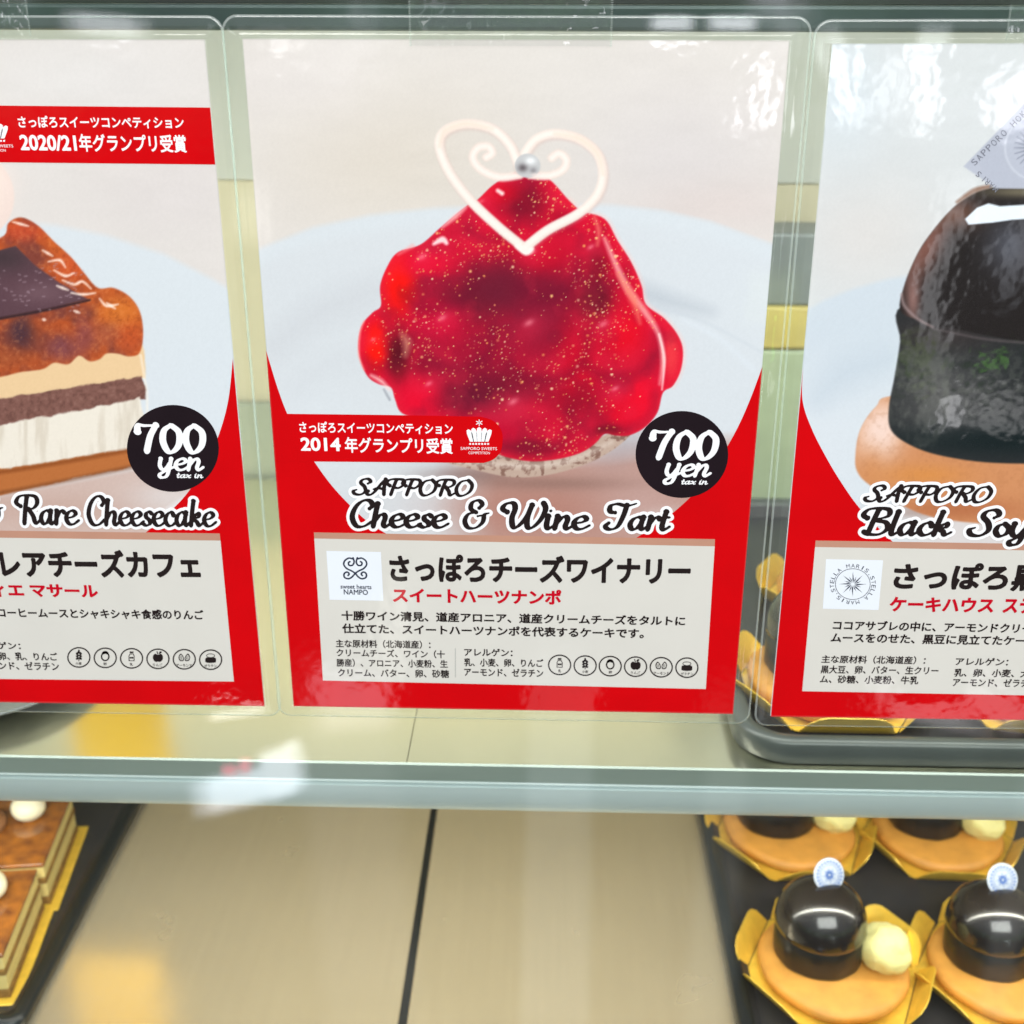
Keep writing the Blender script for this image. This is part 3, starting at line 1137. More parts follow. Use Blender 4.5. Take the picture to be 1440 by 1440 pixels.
o = spart('lower_edge_profile', extrude_x(prof, XL + .002, XR - .002), M['edge_alu'])
spart('shelf_underside', extrude_x([(YS0 + .013, z - .0121), (YS1 - .001, z - .0121), (YS1 - .001, z - .0130), (YS0 + .013, z - .0130)], XL + .007, XR - .003), M['under'])
spart('shelf_bracket', extrude_x([(YS0 + .013, z - .0125), (YS1, z - .0125), (YS1, z - .020), (YS0 + .013, z - .026)], XL + .002, XL + .006), M['edge_alu'])


# ------------------------------------------------------------------ posters
def inframe(x, lo, hi, soft):
    return np.clip((x - lo) / soft, 0, 1) * np.clip((hi - x) / soft, 0, 1)


def paint_tart(X, Y):
    p = Painter(X, Y, (211, 205, 201))
    p.blob(560, 230, 190, 110, (206, 197, 186), .75)
    p.blob(960, 230, 150, 120, (204, 198, 199), .7)
    p.blob(1010, 290, 130, 40, (207, 195, 192), .7)
    p.blob(400, 110, 120, 60, (212, 205, 203), .7)
    g = (fbm(X, Y * 3.0, 60, 4) - .5) * 5
    p.c += g[..., None]
    # plate
    edge = np.interp(X, [330, 365, 440, 520, 610, 700, 860, 930, 1000, 1060, 1120], [358, 345, 315, 298, 288, 284, 284, 292, 308, 330, 352])
    m = np.clip((Y - edge) / 9, 0, 1)
    p.mix(m, (202, 206, 211))
    p.mix(m * np.clip((X - 760) / 250, 0, 1), (203, 208, 214))
    p.mix(m * np.exp(-((Y - edge - 16) / 14) ** 2) * .35, (206, 214, 220))
    p.stroke([(385, 488), (440, 445), (510, 415), (570, 405)], [20, 34, 34, 20], (188, 190, 196), 26, .5)
    p.stroke([(405, 565), (450, 520), (500, 500)], [14, 24, 20], (194, 197, 203), 20, .4)
    p.stroke([(880, 402), (930, 420), (1000, 438)], [26, 24, 6], (176, 183, 192), 13, .75)
    p.stroke([(890, 425), (960, 442), (1010, 462), (1070, 495)], [3, 3, 3, 2], (188, 195, 204), 3, .5)
    p.stroke([(960, 450), (1010, 475), (1060, 520)], [3, 3, 2], (211, 218, 226), 6, .6)
    p.blob(440, 610, 110, 60, (208, 213, 219), .6)
    # shadow painted into the print under and right of the tart
    low = np.clip((Y - 628 + .10 * np.abs(X - 800)) / 34, 0, 1)
    low = low * np.clip((X - 610) / 90, 0, 1)
    p.mix(low, (176, 138, 128))
    p.blob(760, 715, 130, 36, (168, 118, 106), .85)
    p.blob(905, 700, 70, 42, (184, 152, 146), .7)
    p.blob(950, 735, 50, 16, (224, 226, 230), .8)
    p.blob(660, 668, 70, 13, (120, 96, 92), .6)
    p.blob(780, 680, 110, 10, (128, 98, 90), .55)
    p.blob(880, 628, 46, 22, (160, 146, 150), .6, rot=-.4)
    # shell
    shell = [(628, 648), (690, 636), (740, 640), (800, 632), (850, 612), (893, 598), (884, 614), (860, 634), (820, 654), (770, 668), (720, 671), (670, 661)]
    q = p.poly(shell, (182, 158, 144), 1.6)
    b, mm = q
    n = fbm(X[b], Y[b], 7, 9)
    sub = p.c[b]
    sub += (np.array((118, 84, 74)) - sub) * (mm * np.clip((n - .5) * 6, 0, 1))[..., None] * .8
    p.stroke([(640, 652), (690, 652), (740, 655), (800, 648), (860, 622)], [4, 6, 8, 7, 4], (226, 214, 204), 4, .45)
    # glazed fruit
    fruit = [(742, 238), (772, 252), (800, 282), (818, 297), (850, 308), (868, 338), (888, 370), (902, 402), (908, 428), (934, 448), (952, 470), (960, 492),
             (957, 520), (946, 542), (932, 552), (924, 580), (906, 601), (884, 612), (866, 612), (850, 610), (836, 624), (815, 637), (780, 646), (742, 648),
             (705, 640), (690, 628), (650, 604), (600, 590), (566, 581), (556, 562), (550, 545), (533, 540), (518, 530), (508, 510), (504, 486), (509, 458),
             (524, 440), (536, 430), (535, 402), (545, 375), (560, 355), (592, 344), (620, 320), (655, 291), (672, 281), (692, 262), (714, 248)]
    fm = p.mask(fruit, 1.8)
    p.stroke(fruit[2:14], 7, (236, 190, 184), 4, .55)
    p.mix(fm, (204, 16, 48))
    n1 = fbm(X, Y, 120, 21, 3)
    n2 = fbm(X, Y, 34, 5)
    p.mix(fm * np.clip((n1 - .50) * 3.0, 0, 1) * .5, (120, 22, 50))
    p.mix(fm * np.clip((.46 - n1) * 4, 0, 1) * .5, (212, 14, 44))
    for (x, y, rx, ry, c, a) in ((740, 440, 120, 90, (134, 20, 48), .55), (660, 520, 70, 60, (128, 16, 46), .6), (700, 405, 62, 42, (84, 26, 44), .75), (650, 430, 40, 30, (96, 20, 40), .7), (735, 285, 36, 26, (112, 14, 36), .8),
                                 (770, 430, 50, 70, (112, 18, 44), .75), (836, 425, 26, 30, (74, 18, 32), .85), (560, 500, 18, 34, (70, 16, 24), .85), (700, 545, 70, 26, (96, 18, 40), .7),
                                 (655, 562, 44, 20, (92, 20, 42), .7), (600, 515, 30, 14, (120, 12, 40), .6), (810, 560, 34, 26, (128, 8, 32), .6), (745, 628, 46, 12, (100, 12, 36), .6),
                                 (856, 606, 18, 9, (52, 14, 26), .9), (560, 400, 24, 44, (238, 20, 14), .95), (600, 370, 36, 18, (222, 8, 44), .8), (590, 560, 28, 24, (222, 8, 44), .8),
                                 (528, 486, 16, 34, (240, 22, 10), .95), (700, 270, 30, 18, (206, 8, 34), .7), (880, 470, 30, 44, (222, 8, 32), .85), (900, 560, 20, 30, (226, 10, 40), .85),
                                 (820, 500, 40, 60, (204, 6, 36), .6), (620, 450, 40, 26, (196, 6, 48), .7), (760, 360, 36, 24, (200, 6, 36), .6), (870, 580, 30, 22, (214, 8, 36), .7),
                                 (690, 610, 34, 16, (190, 6, 44), .7), (945, 500, 12, 34, (228, 60, 66), .8), (840, 380, 18, 40, (96, 14, 34), .6), (790, 310, 20, 20, (150, 10, 40), .6)):
        p.blob(x, y, rx, ry, c, a, fm, 1.4)
    p.mix(fm * np.clip((n2 - .54) * 5, 0, 1) * .22, (100, 20, 44))
    p.mix(fm * np.clip((.44 - n2) * 5, 0, 1) * .20, (226, 44, 70))
    for (x, y, r) in ((612, 385, 56), (690, 300, 40), (845, 365, 42), (868, 480, 58), (765, 480, 62), (640, 470, 54), (618, 558, 44), (742, 590, 60), (880, 565, 44), (765, 375, 48), (535, 490, 30)):
        arc = [(x + r * math.cos(R(t)), y + r * .9 * math.sin(R(t))) for t in (-10, 20, 50, 80, 110, 140)]
        q = np.clip(.5 - sd_stroke(X, Y, catmull(arc, 5), np.full(26, 4.0)) / 22, 0, 1) * fm
        p.mix(q * .42, (98, 12, 40))
        p.blob(x - r * .28, y - r * .34, r * .46, r * .30, (226, 44, 74), .34, fm, 1.0, -.5)
        p.blob(x - r * .34, y - r * .42, r * .12, r * .07, (246, 150, 160), .5, fm, 1.0, -.5)
    rim = fm * np.clip((1 - p.mask(fruit, 16)) * 2, 0, 1)
    p.mix(rim * .55, (222, 30, 52))
    # clear glaze lines and glints
    p.stroke([(850, 335), (866, 372), (884, 408), (908, 440), (926, 470), (932, 505), (928, 540)], [4, 8, 10, 9, 6, 6, 3], (236, 170, 166), 3, .75, )
    p.stroke([(868, 385), (890, 420), (900, 455)], [3, 12, 2], (232, 120, 100), 4, .7)
    p.stroke([(836, 305), (842, 325), (840, 345)], [4, 7, 3], (226, 110, 100), 3, .7)
    p.stroke([(927, 470), (934, 505), (931, 548)], [3, 4, 2], (246, 214, 212), 1.5, .8)
    p.stroke([(655, 292), (640, 305), (622, 320)], [3, 7, 2], (240, 190, 186), 2.5, .7)
    p.stroke([(610, 343), (622, 337), (628, 342)], [4, 9, 5], (248, 220, 220), 2, .9)
    p.stroke([(700, 268), (706, 272)], [5, 6], (250, 226, 220), 2, .9)
    p.stroke([(560, 358), (580, 346)], [2, 5], (238, 150, 150), 3, .6)
    p.stroke([(565, 470), (572, 482), (570, 500)], [4, 12, 4], (214, 150, 120), 5, .6)
    p.stroke([(522, 528), (536, 536), (548, 548)], [3, 6, 2], (240, 200, 196), 3, .8)
    p.stroke([(540, 548), (548, 562)], [2, 2.5], (110, 112, 124), 2, .6)
    p.stroke([(512, 452), (506, 470), (505, 500), (512, 520)], [2, 3, 3, 2], (246, 150, 140), 1.6, .6)
    # gold dust
    rng = np.random.default_rng(7)
    cand = rng.uniform((505, 245), (960, 645), (17000, 2))
    dens = fbm(cand[:, 0], cand[:, 1], 70, 77)
    dens = np.clip((dens - .38) * 3.0, .02, 1)
    dens *= .35 + .65 * np.exp(-((cand[:, 0] - 790) / 120) ** 2) + .5 * np.exp(-(((cand[:, 0] - 570) / 24) ** 2 + ((cand[:, 1] - 470) / 40) ** 2))
    keep = cand[rng.random(len(cand)) < dens * .42]
    sx, sy = X[0, :], Y[:, 0]
    for (x, y) in keep:
        # grid neighbours nearest to the speck
        j = int(np.argmin(np.abs(Y[:, X.shape[1] // 2] - y)))
        i = int(np.argmin(np.abs(X[j] - x)))
        if not (2 < i < X.shape[1] - 3 and 2 < j < X.shape[0] - 3) or fm[j, i] < .9:
            continue
        r = rng.choice((.55, .8, 1.1, 1.7), p=(.5, .32, .155, .025))
        c = np.array(((236, 190, 120), (226, 150, 84), (246, 222, 170), (214, 130, 90))[rng.integers(4)], float)
        a = rng.uniform(.35, .95)
        jj, ii = np.s_[j - 2:j + 3], np.s_[i - 2:i + 3]
        d = np.hypot(X[jj, ii] - x, Y[jj, ii] - y)
        mk = np.clip(1.25 - d / (r * 1.5), 0, 1) * a
        sub = p.c[jj, ii]
        sub += (c - sub) * mk[..., None]
    # piped heart and silver bead
    lh = [(738, 349), (702, 320), (662, 282), (632, 242), (618, 206), (626, 184), (656, 174), (692, 181), (718, 205), (731, 238)]
    rh = [(738, 349), (770, 324), (814, 300), (840, 274), (848, 245), (840, 216), (814, 195), (780, 188), (754, 196), (738, 216)]
    lc = [(731, 246), (702, 249), (676, 238), (665, 222), (672, 208), (686, 206), (692, 215), (684, 221)]
    rc = [(746, 246), (772, 247), (792, 238), (796, 224), (786, 216), (776, 222)]
    for c in (lc, rc):
        p.stroke(c, 12, (224, 206, 197), 2, .9)
        p.stroke(c, 7, (236, 225, 219), 2.5, .9)
    for c in (lh, rh):
        p.stroke([(x + 1.5, y + 2.5) for x, y in c], 13, (196, 160, 154), 3, .35)
        p.stroke(c, 13.5, (220, 202, 194), 1.6)
        p.stroke([(x - 1, y - .5) for x, y in c], 9, (232, 224, 217), 2.8)
        p.stroke(c[4:8], [2, 6, 6, 2], (230, 202, 184), 4, .7)
    p.stroke([(728, 346), (740, 353), (748, 350)], [8, 12, 6], (233, 225, 219), 2)
    bead = ellipse(742, 233, 18, 17, 24)
    p.poly(bead, (188, 188, 190), 1.5)
    p.blob(735, 236, 7, 6, (92, 84, 88), .9)
    p.blob(750, 240, 5, 5, (120, 116, 120), .7)
    p.blob(746, 226, 7, 5, (238, 240, 242), .9)
    p.blob(752, 246, 6, 3, (226, 210, 206), .8)
    p.c += ((fbm(X, Y, 2.2, 31, 2) - .5) * 5)[..., None]
    return p.c


def paint_cheesecake(X, Y):
    p = Painter(X, Y, (211, 205, 202))
    p.blob(120, 110, 170, 60, (212, 208, 207), .7)
    p.blob(240, 270, 110, 60, (207, 200, 199), .8)
    p.c += ((fbm(X, Y * 3, 60, 14) - .5) * 5)[..., None]
    edge = np.interp(X, [-420, -200, -100, 0, 80, 150, 230, 300, 340], [440, 330, 310, 305, 312, 326, 352, 388, 412])
    m = np.clip((Y - edge) / 10, 0, 1)
    p.mix(m, (204, 210, 216))
    p.mix(m * np.clip((Y - 470) / 160, 0, 1), (206, 212, 219))
    # table under the cake
    e2 = np.interp(X, [-420, 0, 205, 300], [700, 690, 650, 640])
    low = np.clip((Y - e2 + 4) / 16, 0, 1)
    p.mix(low, (196, 172, 164))
    p.blob(60, 715, 180, 22, (186, 156, 146), .7)
    p.blob(240, 700, 60, 26, (214, 212, 214), .6)
    p.stroke([(205, 735), (240, 715), (275, 690)], [3, 6, 3], (226, 230, 236), 4, .7)
    # cream ball at the back
    p.poly(ellipse(-40, 277, 60, 62, 40), (224, 204, 196), 2)
    p.blob(-14, 258, 32, 36, (232, 214, 206), .8)
    # sponge layers
    xr = 204.0

    def band(t, b, col, soft=2.0):
        # t, b : y at x=0 and at x=205, continued to the left
        pts = [(-380, t[0] + 50), (0, t[0]), (xr - 6, t[1]), (xr, (t[1] + b[1]) / 2), (xr + 1, b[1]), (0, b[0]), (-380, b[0] + 55)]
        return p.poly(pts, col, soft, smooth=False, warp=3.0)
    band((500, 468), (562, 531), (222, 190, 148))
    q = band((560, 530), (600, 562), (122, 84, 76))
    b, mm = q
    n = fbm(X[b], Y[b], 5, 12)
    sub = p.c[b]
    sub += (np.array((92, 60, 54)) - sub) * (mm * np.clip((n - .5) * 4, 0, 1))[..., None] * .5
    sub += (np.array((160, 120, 108)) - sub) * (mm * np.clip((.42 - n) * 5, 0, 1))[..., None] * .3
    q = band((598, 560), (664, 626), (224, 216, 204))
    b, mm = q
    n = fbm(X[b], Y[b] * .12, 9, 16)
    sub = p.c[b]
    sub += (np.array((196, 184, 168)) - sub) * (mm * np.clip((n - .48) * 4, 0, 1))[..., None] * .55
    band((660, 628), (696, 652), (176, 104, 56))
    p.stroke([(-100, 676), (0, 664), (100, 648), (205, 629)], 5, (120, 60, 26), 3, .7)
    p.stroke([(-100, 706), (0, 693), (100, 674), (205, 652)], 4, (110, 62, 34), 3, .7)
    # caramel apple topping
    top = [(-300, 470), (-180, 400), (-80, 350), (0, 335), (12, 314), (30, 306), (54, 318), (76, 340), (98, 360), (118, 384), (138, 405), (160, 405), (183, 418),
           (197, 440), (201, 470), (196, 496), (182, 501), (166, 497), (150, 497), (140, 505), (126, 508), (111, 500), (96, 512), (76, 510), (60, 519), (30, 523),
           (0, 530), (-80, 545), (-200, 580), (-300, 600)]
    tm = p.mask(top, 2)
    p.mix(tm, (172, 78, 40))
    n1 = fbm(X, Y, 42, 51)
    n2 = fbm(X, Y, 16, 53)
    p.mix(tm * np.clip((n1 - .5) * 5, 0, 1) * .8, (112, 58, 54))
    p.mix(tm * np.clip((.46 - n1) * 5, 0, 1) * .6, (204, 100, 44))
    for (x, y, rx, ry, c, a) in ((170, 440, 34, 26, (206, 112, 44), .9), (182, 475, 24, 22, (196, 84, 40), .8), (30, 325, 34, 16, (196, 74, 44), .8), (100, 375, 24, 20, (196, 82, 44), .8),
                                 (30, 480, 50, 22, (112, 58, 50), .7), (90, 490, 28, 20, (120, 66, 74), .8), (30, 465, 18, 24, (60, 44, 58), .8), (140, 470, 24, 18, (162, 84, 60), .7),
                                 (0, 505, 40, 16, (150, 76, 48), .7), (118, 470, 14, 26, (128, 66, 70), .7)):
        p.blob(x, y, rx, ry, c, a, tm, 1.3)
    n3 = fbm(X, Y, 5, 57)
    p.mix(tm * np.clip((n3 - .56) * 6, 0, 1) * .18, (232, 150, 92))
    p.mix(tm * np.clip((.42 - n3) * 6, 0, 1) * .2, (96, 36, 22))
    slab = [(-150, 470), (-60, 372), (0, 352), (22, 346), (48, 372), (84, 398), (124, 421), (60, 436), (0, 447), (-60, 462)]
    p.poly(slab, (88, 62, 70), 2, smooth=False)
    p.blob(6, 362, 36, 20, (62, 50, 54), .8, p.mask(slab, 2, False))
    p.blob(60, 412, 40, 16, (112, 84, 92), .7, p.mask(slab, 2, False))
    p.stroke([(0, 448), (60, 437), (126, 422)], [4, 4, 3], (48, 34, 40), 1.5, .9)
    rng = np.random.default_rng(3)
    for k in range(70):
        x, y = rng.uniform(-20, 115), rng.uniform(370, 440)
        p.stroke([(x, y), (x + rng.uniform(1, 4), y + rng.uniform(-1, 1))], 1.6, (170, 146, 158), 1, .5)
    for s in ([(68, 368), (84, 366), (92, 376)], [(76, 380), (92, 388), (104, 384)], [(88, 394), (104, 400), (116, 396), (128, 406)], [(100, 412), (118, 414), (134, 412)],
              [(140, 420), (150, 430), (166, 428)], [(150, 426), (162, 434)], [(18, 312), (40, 318)], [(104, 437), (112, 440)], [(60, 449), (64, 450)], [(80, 402), (96, 408)], [(60, 352), (74, 360)]):
        p.stroke(s, [1.5, 4, 1.5], (246, 226, 214), 1.6, .85)
    p.stroke([(198, 500), (203, 530), (207, 560), (206, 620)], 2.5, (238, 228, 214), 2, .7)
    p.c += ((fbm(X, Y, 2.2, 33, 2) - .5) * 5)[..., None]
    return p.c


def paint_dome(X, Y):
    p = Painter(X, Y, (203, 206, 208))
    p.blob(1220, 330, 110, 80, (207, 203, 201), .8)
    p.blob(1180, 130, 60, 90, (198, 208, 216), .6)
    p.c += ((fbm(X, Y * 3, 60, 24) - .5) * 5)[..., None]
    edge = np.interp(X, [1100, 1125, 1160, 1200, 1250, 1300, 1440, 1600, 1760], [448, 437, 418, 402, 388, 380, 370, 384, 440])
    m = np.clip((Y - edge) / 8, 0, 1)
    p.mix(m, (195, 204, 213))
    p.mix(m * np.clip((Y - 470) / 130, 0, 1), (205, 211, 218))
    p.stroke([(1150, 560), (1190, 525), (1250, 505)], [20, 40, 22], (180, 192, 204), 24, .55)
    low = np.clip((Y - 690) / 40, 0, 1) * np.clip((X - 1250) / 70, 0, 1)
    p.mix(low, (206, 200, 200))
    p.blob(1290, 720, 60, 10, (150, 120, 110), .6)
    # biscuit
    bis = [(1203, 640), (1210, 604), (1232, 572), (1262, 556), (1440, 550), (1610, 560), (1660, 640), (1620, 700), (1540, 728), (1440, 738), (1340, 732), (1280, 716), (1226, 684), (1206, 664)]
    bm_ = p.mask(bis, 2)
    p.mix(bm_, (196, 134, 92))
    p.blob(1238, 606, 34, 46, (232, 206, 196), .95, bm_, 1.3, rot=.3)
    p.blob(1226, 655, 18, 26, (196, 130, 82), .6, bm_)
    p.blob(1300, 668, 60, 16, (206, 134, 66), .7, bm_)
    p.blob(1350, 716, 90, 16, (168, 100, 66), .8, bm_)
    n = fbm(X, Y, 6, 71)
    p.mix(bm_ * np.clip((n - .52) * 5, 0, 1) * .15, (160, 102, 66))
    # black glazed body and dome, window and mottled reflections painted into the ink
    body = [(1254, 606), (1250, 574), (1258, 530), (1266, 480), (1270, 430), (1400, 420), (1560, 430), (1622, 480), (1640, 600), (1600, 636), (1500, 650), (1400, 651), (1330, 642), (1285, 628)]
    bd = p.mask(body, 2)
    p.mix(bd, (42, 44, 46))
    p.blob(1320, 555, 70, 56, (92, 90, 90), .65, bd)
    mt_ = fbm(X, Y, 9, 88)
    p.mix(bd * np.exp(-((Y - 540) / 60) ** 2) * np.clip((mt_ - .48) * 5, 0, 1) * .25, (110, 114, 104))
    p.mix(bd * np.exp(-((Y - 520) / 40) ** 2) * np.clip((.45 - mt_) * 5, 0, 1) * .5, (34, 44, 34))
    p.blob(1440, 620, 200, 22, (20, 30, 32), .9, bd)
    p.blob(1330, 470, 80, 24, (54, 46, 46), .7, bd)
    dome = [(1267, 438), (1271, 404), (1289, 360), (1308, 330), (1335, 298), (1359, 278), (1386, 266), (1440, 258), (1500, 264), (1560, 290), (1606, 340), (1630, 410), (1634, 460), (1560, 486), (1440, 480), (1360, 466), (1300, 452)]
    dm = p.mask(dome, 2)
    p.mix(dm, (36, 32, 32))
    p.blob(1300, 345, 24, 64, (126, 84, 74), .9, dm, 1.2, .45)
    p.blob(1345, 300, 34, 22, (120, 84, 70), .75, dm)
    p.blob(1284, 420, 10, 34, (150, 112, 106), .8, dm)
    p.blob(1420, 345, 34, 40, (96, 100, 112), .6, dm)
    p.blob(1440, 270, 60, 8, (120, 112, 92), .8, dm)
    p.poly([(1357, 308), (1374, 292), (1390, 286), (1406, 290), (1440, 288), (1520, 292), (1520, 306), (1440, 308), (1424, 309), (1396, 313), (1362, 316)], (222, 232, 242), 1.5, smooth=False)
    p.stroke([(1392, 262), (1370, 268), (1346, 284)], [5, 7, 4], (130, 96, 78), 2, .8)
    p.stroke([(1268, 414), (1272, 430), (1290, 448), (1312, 460)], [3, 4, 4, 2], (150, 130, 130), 2, .8)
    p.stroke([(1312, 462), (1380, 476), (1440, 482)], [2, 3, 3], (86, 78, 80), 2, .8)
    # silver tag
    p.poly([(1355, 234), (1446, 140), (1546, 230), (1500, 266), (1400, 265)], (174, 178, 192), 1.5, smooth=False)
    p.poly(ellipse(1456, 208, 44, 46, 40), (190, 194, 206), 1.5)
    p.poly(ellipse(1456, 208, 41, 43, 40), (176, 180, 194), 1.5)
    for k in range(24):
        a = 2 * math.pi * k / 24
        p.stroke([(1456 + 6 * math.cos(a), 208 + 6 * math.sin(a)), (1456 + 30 * math.cos(a), 208 + 31 * math.sin(a))], [3, .8], (120, 124, 140), 1, .8)
    p.c += ((fbm(X, Y, 2.2, 35, 2) - .5) * 5)[..., None]
    return p.c


def curve_px(pts, per=8):
    return [tuple(q) for q in catmull(pts, per)]


def edge_x(px_y, x_left, z0, ang, u):
    """pixel of the sheet's side edge at a given pixel height"""
    lo, hi = 0.0, H
    for _ in range(40):
        v = .5 * (lo + hi)
        X = x_left + u * math.cos(ang) - v * math.sin(ang)
        Z = z0 + u * math.sin(ang) + v * math.cos(ang)
        x, y = to_px(X, -.0009, Z)
        if y > px_y: lo = v
        else: hi = v
    return float(x), float(px_y)


def sheet_px(x_left, z0, ang, u, v):
    X = x_left + u * math.cos(ang) - v * math.sin(ang)
    Z = z0 + u * math.sin(ang) + v * math.cos(ang)
    x, y = to_px(X, -.0009, Z)
    return float(x), float(y)


# --- middle poster: cheese and wine tart
xl, z0, an = -.100, 0.0, 0.0
mid = thing('laminated_poster', 'laminated poster of a red glazed tart topped with a piped white heart', 'poster', (0, 0, 0), 0, 'laminated cake posters taped on the glass')
print_sheet(mid, xl, z0, an, W, H, .00032, paint_tart, M['photo'])
pouch(mid, xl, z0, an, W, H, .0075, .0078, .0082, .0058)
lc = curve_px([edge_x(492, xl, z0, an, .0001), (391, 545), (405, 582), (424, 618), (443, 649), (468, 683), (497, 714), (522, 736), (548, 752)])
rc = curve_px([(884, 762), (915, 742), (946, 720), (978, 690), (1008, 650), (1034, 606), (1054, 562), edge_x(515, xl, z0, an, W - .0001)])
bl, br = sheet_px(xl, z0, an, .0001, .0001), sheet_px(xl, z0, an, W - .0001, .0001)
poly_sheet('red_border', lc + rc + [br, bl], M['red'], mid, .00086)
ban = poly_sheet('award_banner', [edge_x(580, xl, z0, an, .0002), (404, 581), (540, 582.5), (676, 585)] + curve_px([(676, 585), (694, 591), (705, 604), (707, 619), (704, 634), (694, 645), (680, 650)], 5) +
                 [(560, 649), (443, 648), edge_x(648, xl, z0, an, .0002)], M['red'], mid, .00090)
s = Sheet()
s.text('さっぽろスイーツコンペティション', 422, 637, 607.5, 610, 16, .022)
s.text('2014', 424, 480, 633, 633.6, 19, .03)
s.text('年グランプリ受賞', 486, 637, 635.6, 637.5, 22, .022)
o = s.build('banner_lettering', M['white'], mid, .00096); o.parent = ban
o = crown_emblem(674, 612).build('crown_emblem', M['white'], mid, .00096); o.parent = ban
price_badge(mid, 958.6, 638, 65, 61, (911, 1010, 646, 647, 44), (931, 1002, 669.5, 670, 19), (957, 996, 680, 680.4, 5.2))
hw = dict(weight=.158, thin=.30, nib=R(18), slant=.08)
hn = dict(weight=.140, thin=.34, nib=R(18), slant=.10)
title(mid, [('SAPPORO', 494, 668, 695.5, 697.5, 25, 1.995, dict(weight=.172, thin=.38, slant=.11, nib=R(20))),
            ('Cheese', 492, 636, 741, 742.5, 22, 1.0, hw), ('&', 650, 692, 743, 743.5, 43, 1.995, hw),
            ('Wine', 702, 834, 743.5, 745, 22, 1.0, hw), ('Tart', 846, 946, 745, 746, 22, 1.0, hw)])
pan = poly_sheet('text_panel', [(442.5, 756), (1004.6, 767), (992.2, 967.5), (454.6, 955.5)], M['panel'], mid, .00090)
o = poly_sheet('panel_band', [(442, 747.5), (1005, 757), (1004.6, 767), (442.5, 756)], M['band'], mid, .00093); o.parent = pan
s = Sheet()
s.text('さっぽろチーズワイナリー', 549, 970, 816.5, 820.5, 39, .044)
for (t, x0, x1, b0, b1, h, bo) in (('十勝ワイン清見、道産アロニア、道産クリームチーズをタルトに', 481, 963, 871, 879, 14, .034), ('仕立てた、スイートハーツナンポを代表するケーキです。', 482, 905, 889, 896.5, 14, .034),
                                   ('主な原材料（北海道産）：', 473, 606, 909, 911, 11.5, .026), ('クリームチーズ、ワイン（十', 474, 626, 922, 924.5, 11.5, .026),
                                   ('勝産）、アロニア、小麦粉、生', 474, 630, 936, 938, 11.5, .026), ('クリーム、バター、卵、砂糖', 476, 632, 950, 952, 11.5, .026),
                                   ('アレルゲン：', 653, 721, 921, 922, 11, .028), ('乳、小麦、卵、りんご', 653, 764, 935.5, 937, 11.5, .028), ('アーモンド、ゼラチン', 653, 764, 949, 951, 11.5, .028)):
    s.text(t, x0, x1, b0, b1, h, bo)
o = s.build('panel_lettering', M['black'], mid, .00098); o.parent = pan
s = Sheet(); s.text('スイートハーツナンポ', 553, 789, 845.5, 849, 21, .044)
o = s.build('shop_lettering', M['crimson'], mid, .00098); o.parent = pan
s = Sheet(); s.poly([(640, 910), (641.2, 910), (641.2, 951), (640, 951)])
o = s.build('column_rule', M['rule'], mid, .00098); o.parent = pan
lg = poly_sheet('shop_logo', [(459.5, 773.5), (536, 775), (539.5, 843.5), (464, 842)], M['logo_white'], mid, .00096); lg.parent = pan
s = Sheet()


def px_strokes(sh, strokes, w, step=.00012):
    """pen lines given in pixels -> filled outline on the sign plane"""
    P = [np.array([on_glass(*q) for q in catmull(st, 8)]) for st in strokes]
    a = np.concatenate(P)
    U = np.arange(a[:, 0].min() - .002, a[:, 0].max() + .002, step)
    V = np.arange(a[:, 1].min() - .002, a[:, 1].max() + .002, step)
    UU, VV = np.meshgrid(U, V)
    S = np.full(UU.shape, 1.0)
    for q in P:
        S = np.minimum(S, sd_stroke(UU, VV, q, np.full(len(q), w / 2)))
    v, f = march(S, U, V)
    sh.add(v, f)


cx, cy = 500, 800
px_strokes(s, [[(cx + q * x, cy + y) for x, y in ((-3, -17), (-1.5, -11), (-4, -6.5), (-8.5, -6.5), (-9.5, -10), (-7.5, -11.5))] for q in (-1, 1)] +
           [[(cx + q * x, cy + y) for x, y in ((-4, -15.5), (-9, -16.5), (-14.5, -13), (-16, -7.5), (-12, -2), (-5, 1.5), (0, 5), (4.5, 10), (9.5, 12.5), (15, 10.5), (15.5, 5.5), (11.5, 3), (8.5, 5.5), (10, 8))] for q in (-1, 1)], .00075)
s.text('sweet hearts', 479.5, 523, 826.4, 827.2, 6.2, .02)
s.text('NAMPO', 484, 518, 834.6, 835.4, 7.4, .02)
o = s.build('logo_mark', M['navy'], mid, .00100); o.parent = lg
for kind, (cx, cy) in zip(('milk', 'wheat', 'egg', 'apple', 'almond', 'gelatin'), ((787, 933.5), (822.8, 934.5), (858, 935.2), (893.6, 936), (929.6, 936.8), (965.6, 937.4))):
    o = allergen_icon(mid, kind, cx, cy); o.parent = pan

# --- poster at the left edge: coffee and rare cheesecake
xl, z0, an = -.11318 - W, -.0008, .0025
lf = thing('laminated_poster', 'laminated poster of a layered cheesecake slice with brown apple topping, cut by the photo edge', 'poster', (xl + W / 2, 0, z0), 0, 'laminated cake posters taped on the glass')
print_sheet(lf, xl, z0, an, W, H, .00042, paint_cheesecake, M['photo'])
pouch(lf, xl, z0, an, W, H, .0075, .0072, .0082, .0058)
rc = curve_px([(196, 756), (236, 722), (266, 690), (292, 648), (310, 606), (322, 560), edge_x(503, xl, z0, an, W - .0001)])
bl, br = sheet_px(xl, z0, an, .0001, .0001), sheet_px(xl, z0, an, W - .0001, .0001)
c0 = sheet_px(xl, z0, an, .0001, .152)
lcx = curve_px([c0, (c0[0] + 40, c0[1] + 110), (c0[0] + 105, c0[1] + 190), (c0[0] + 190, 752)])
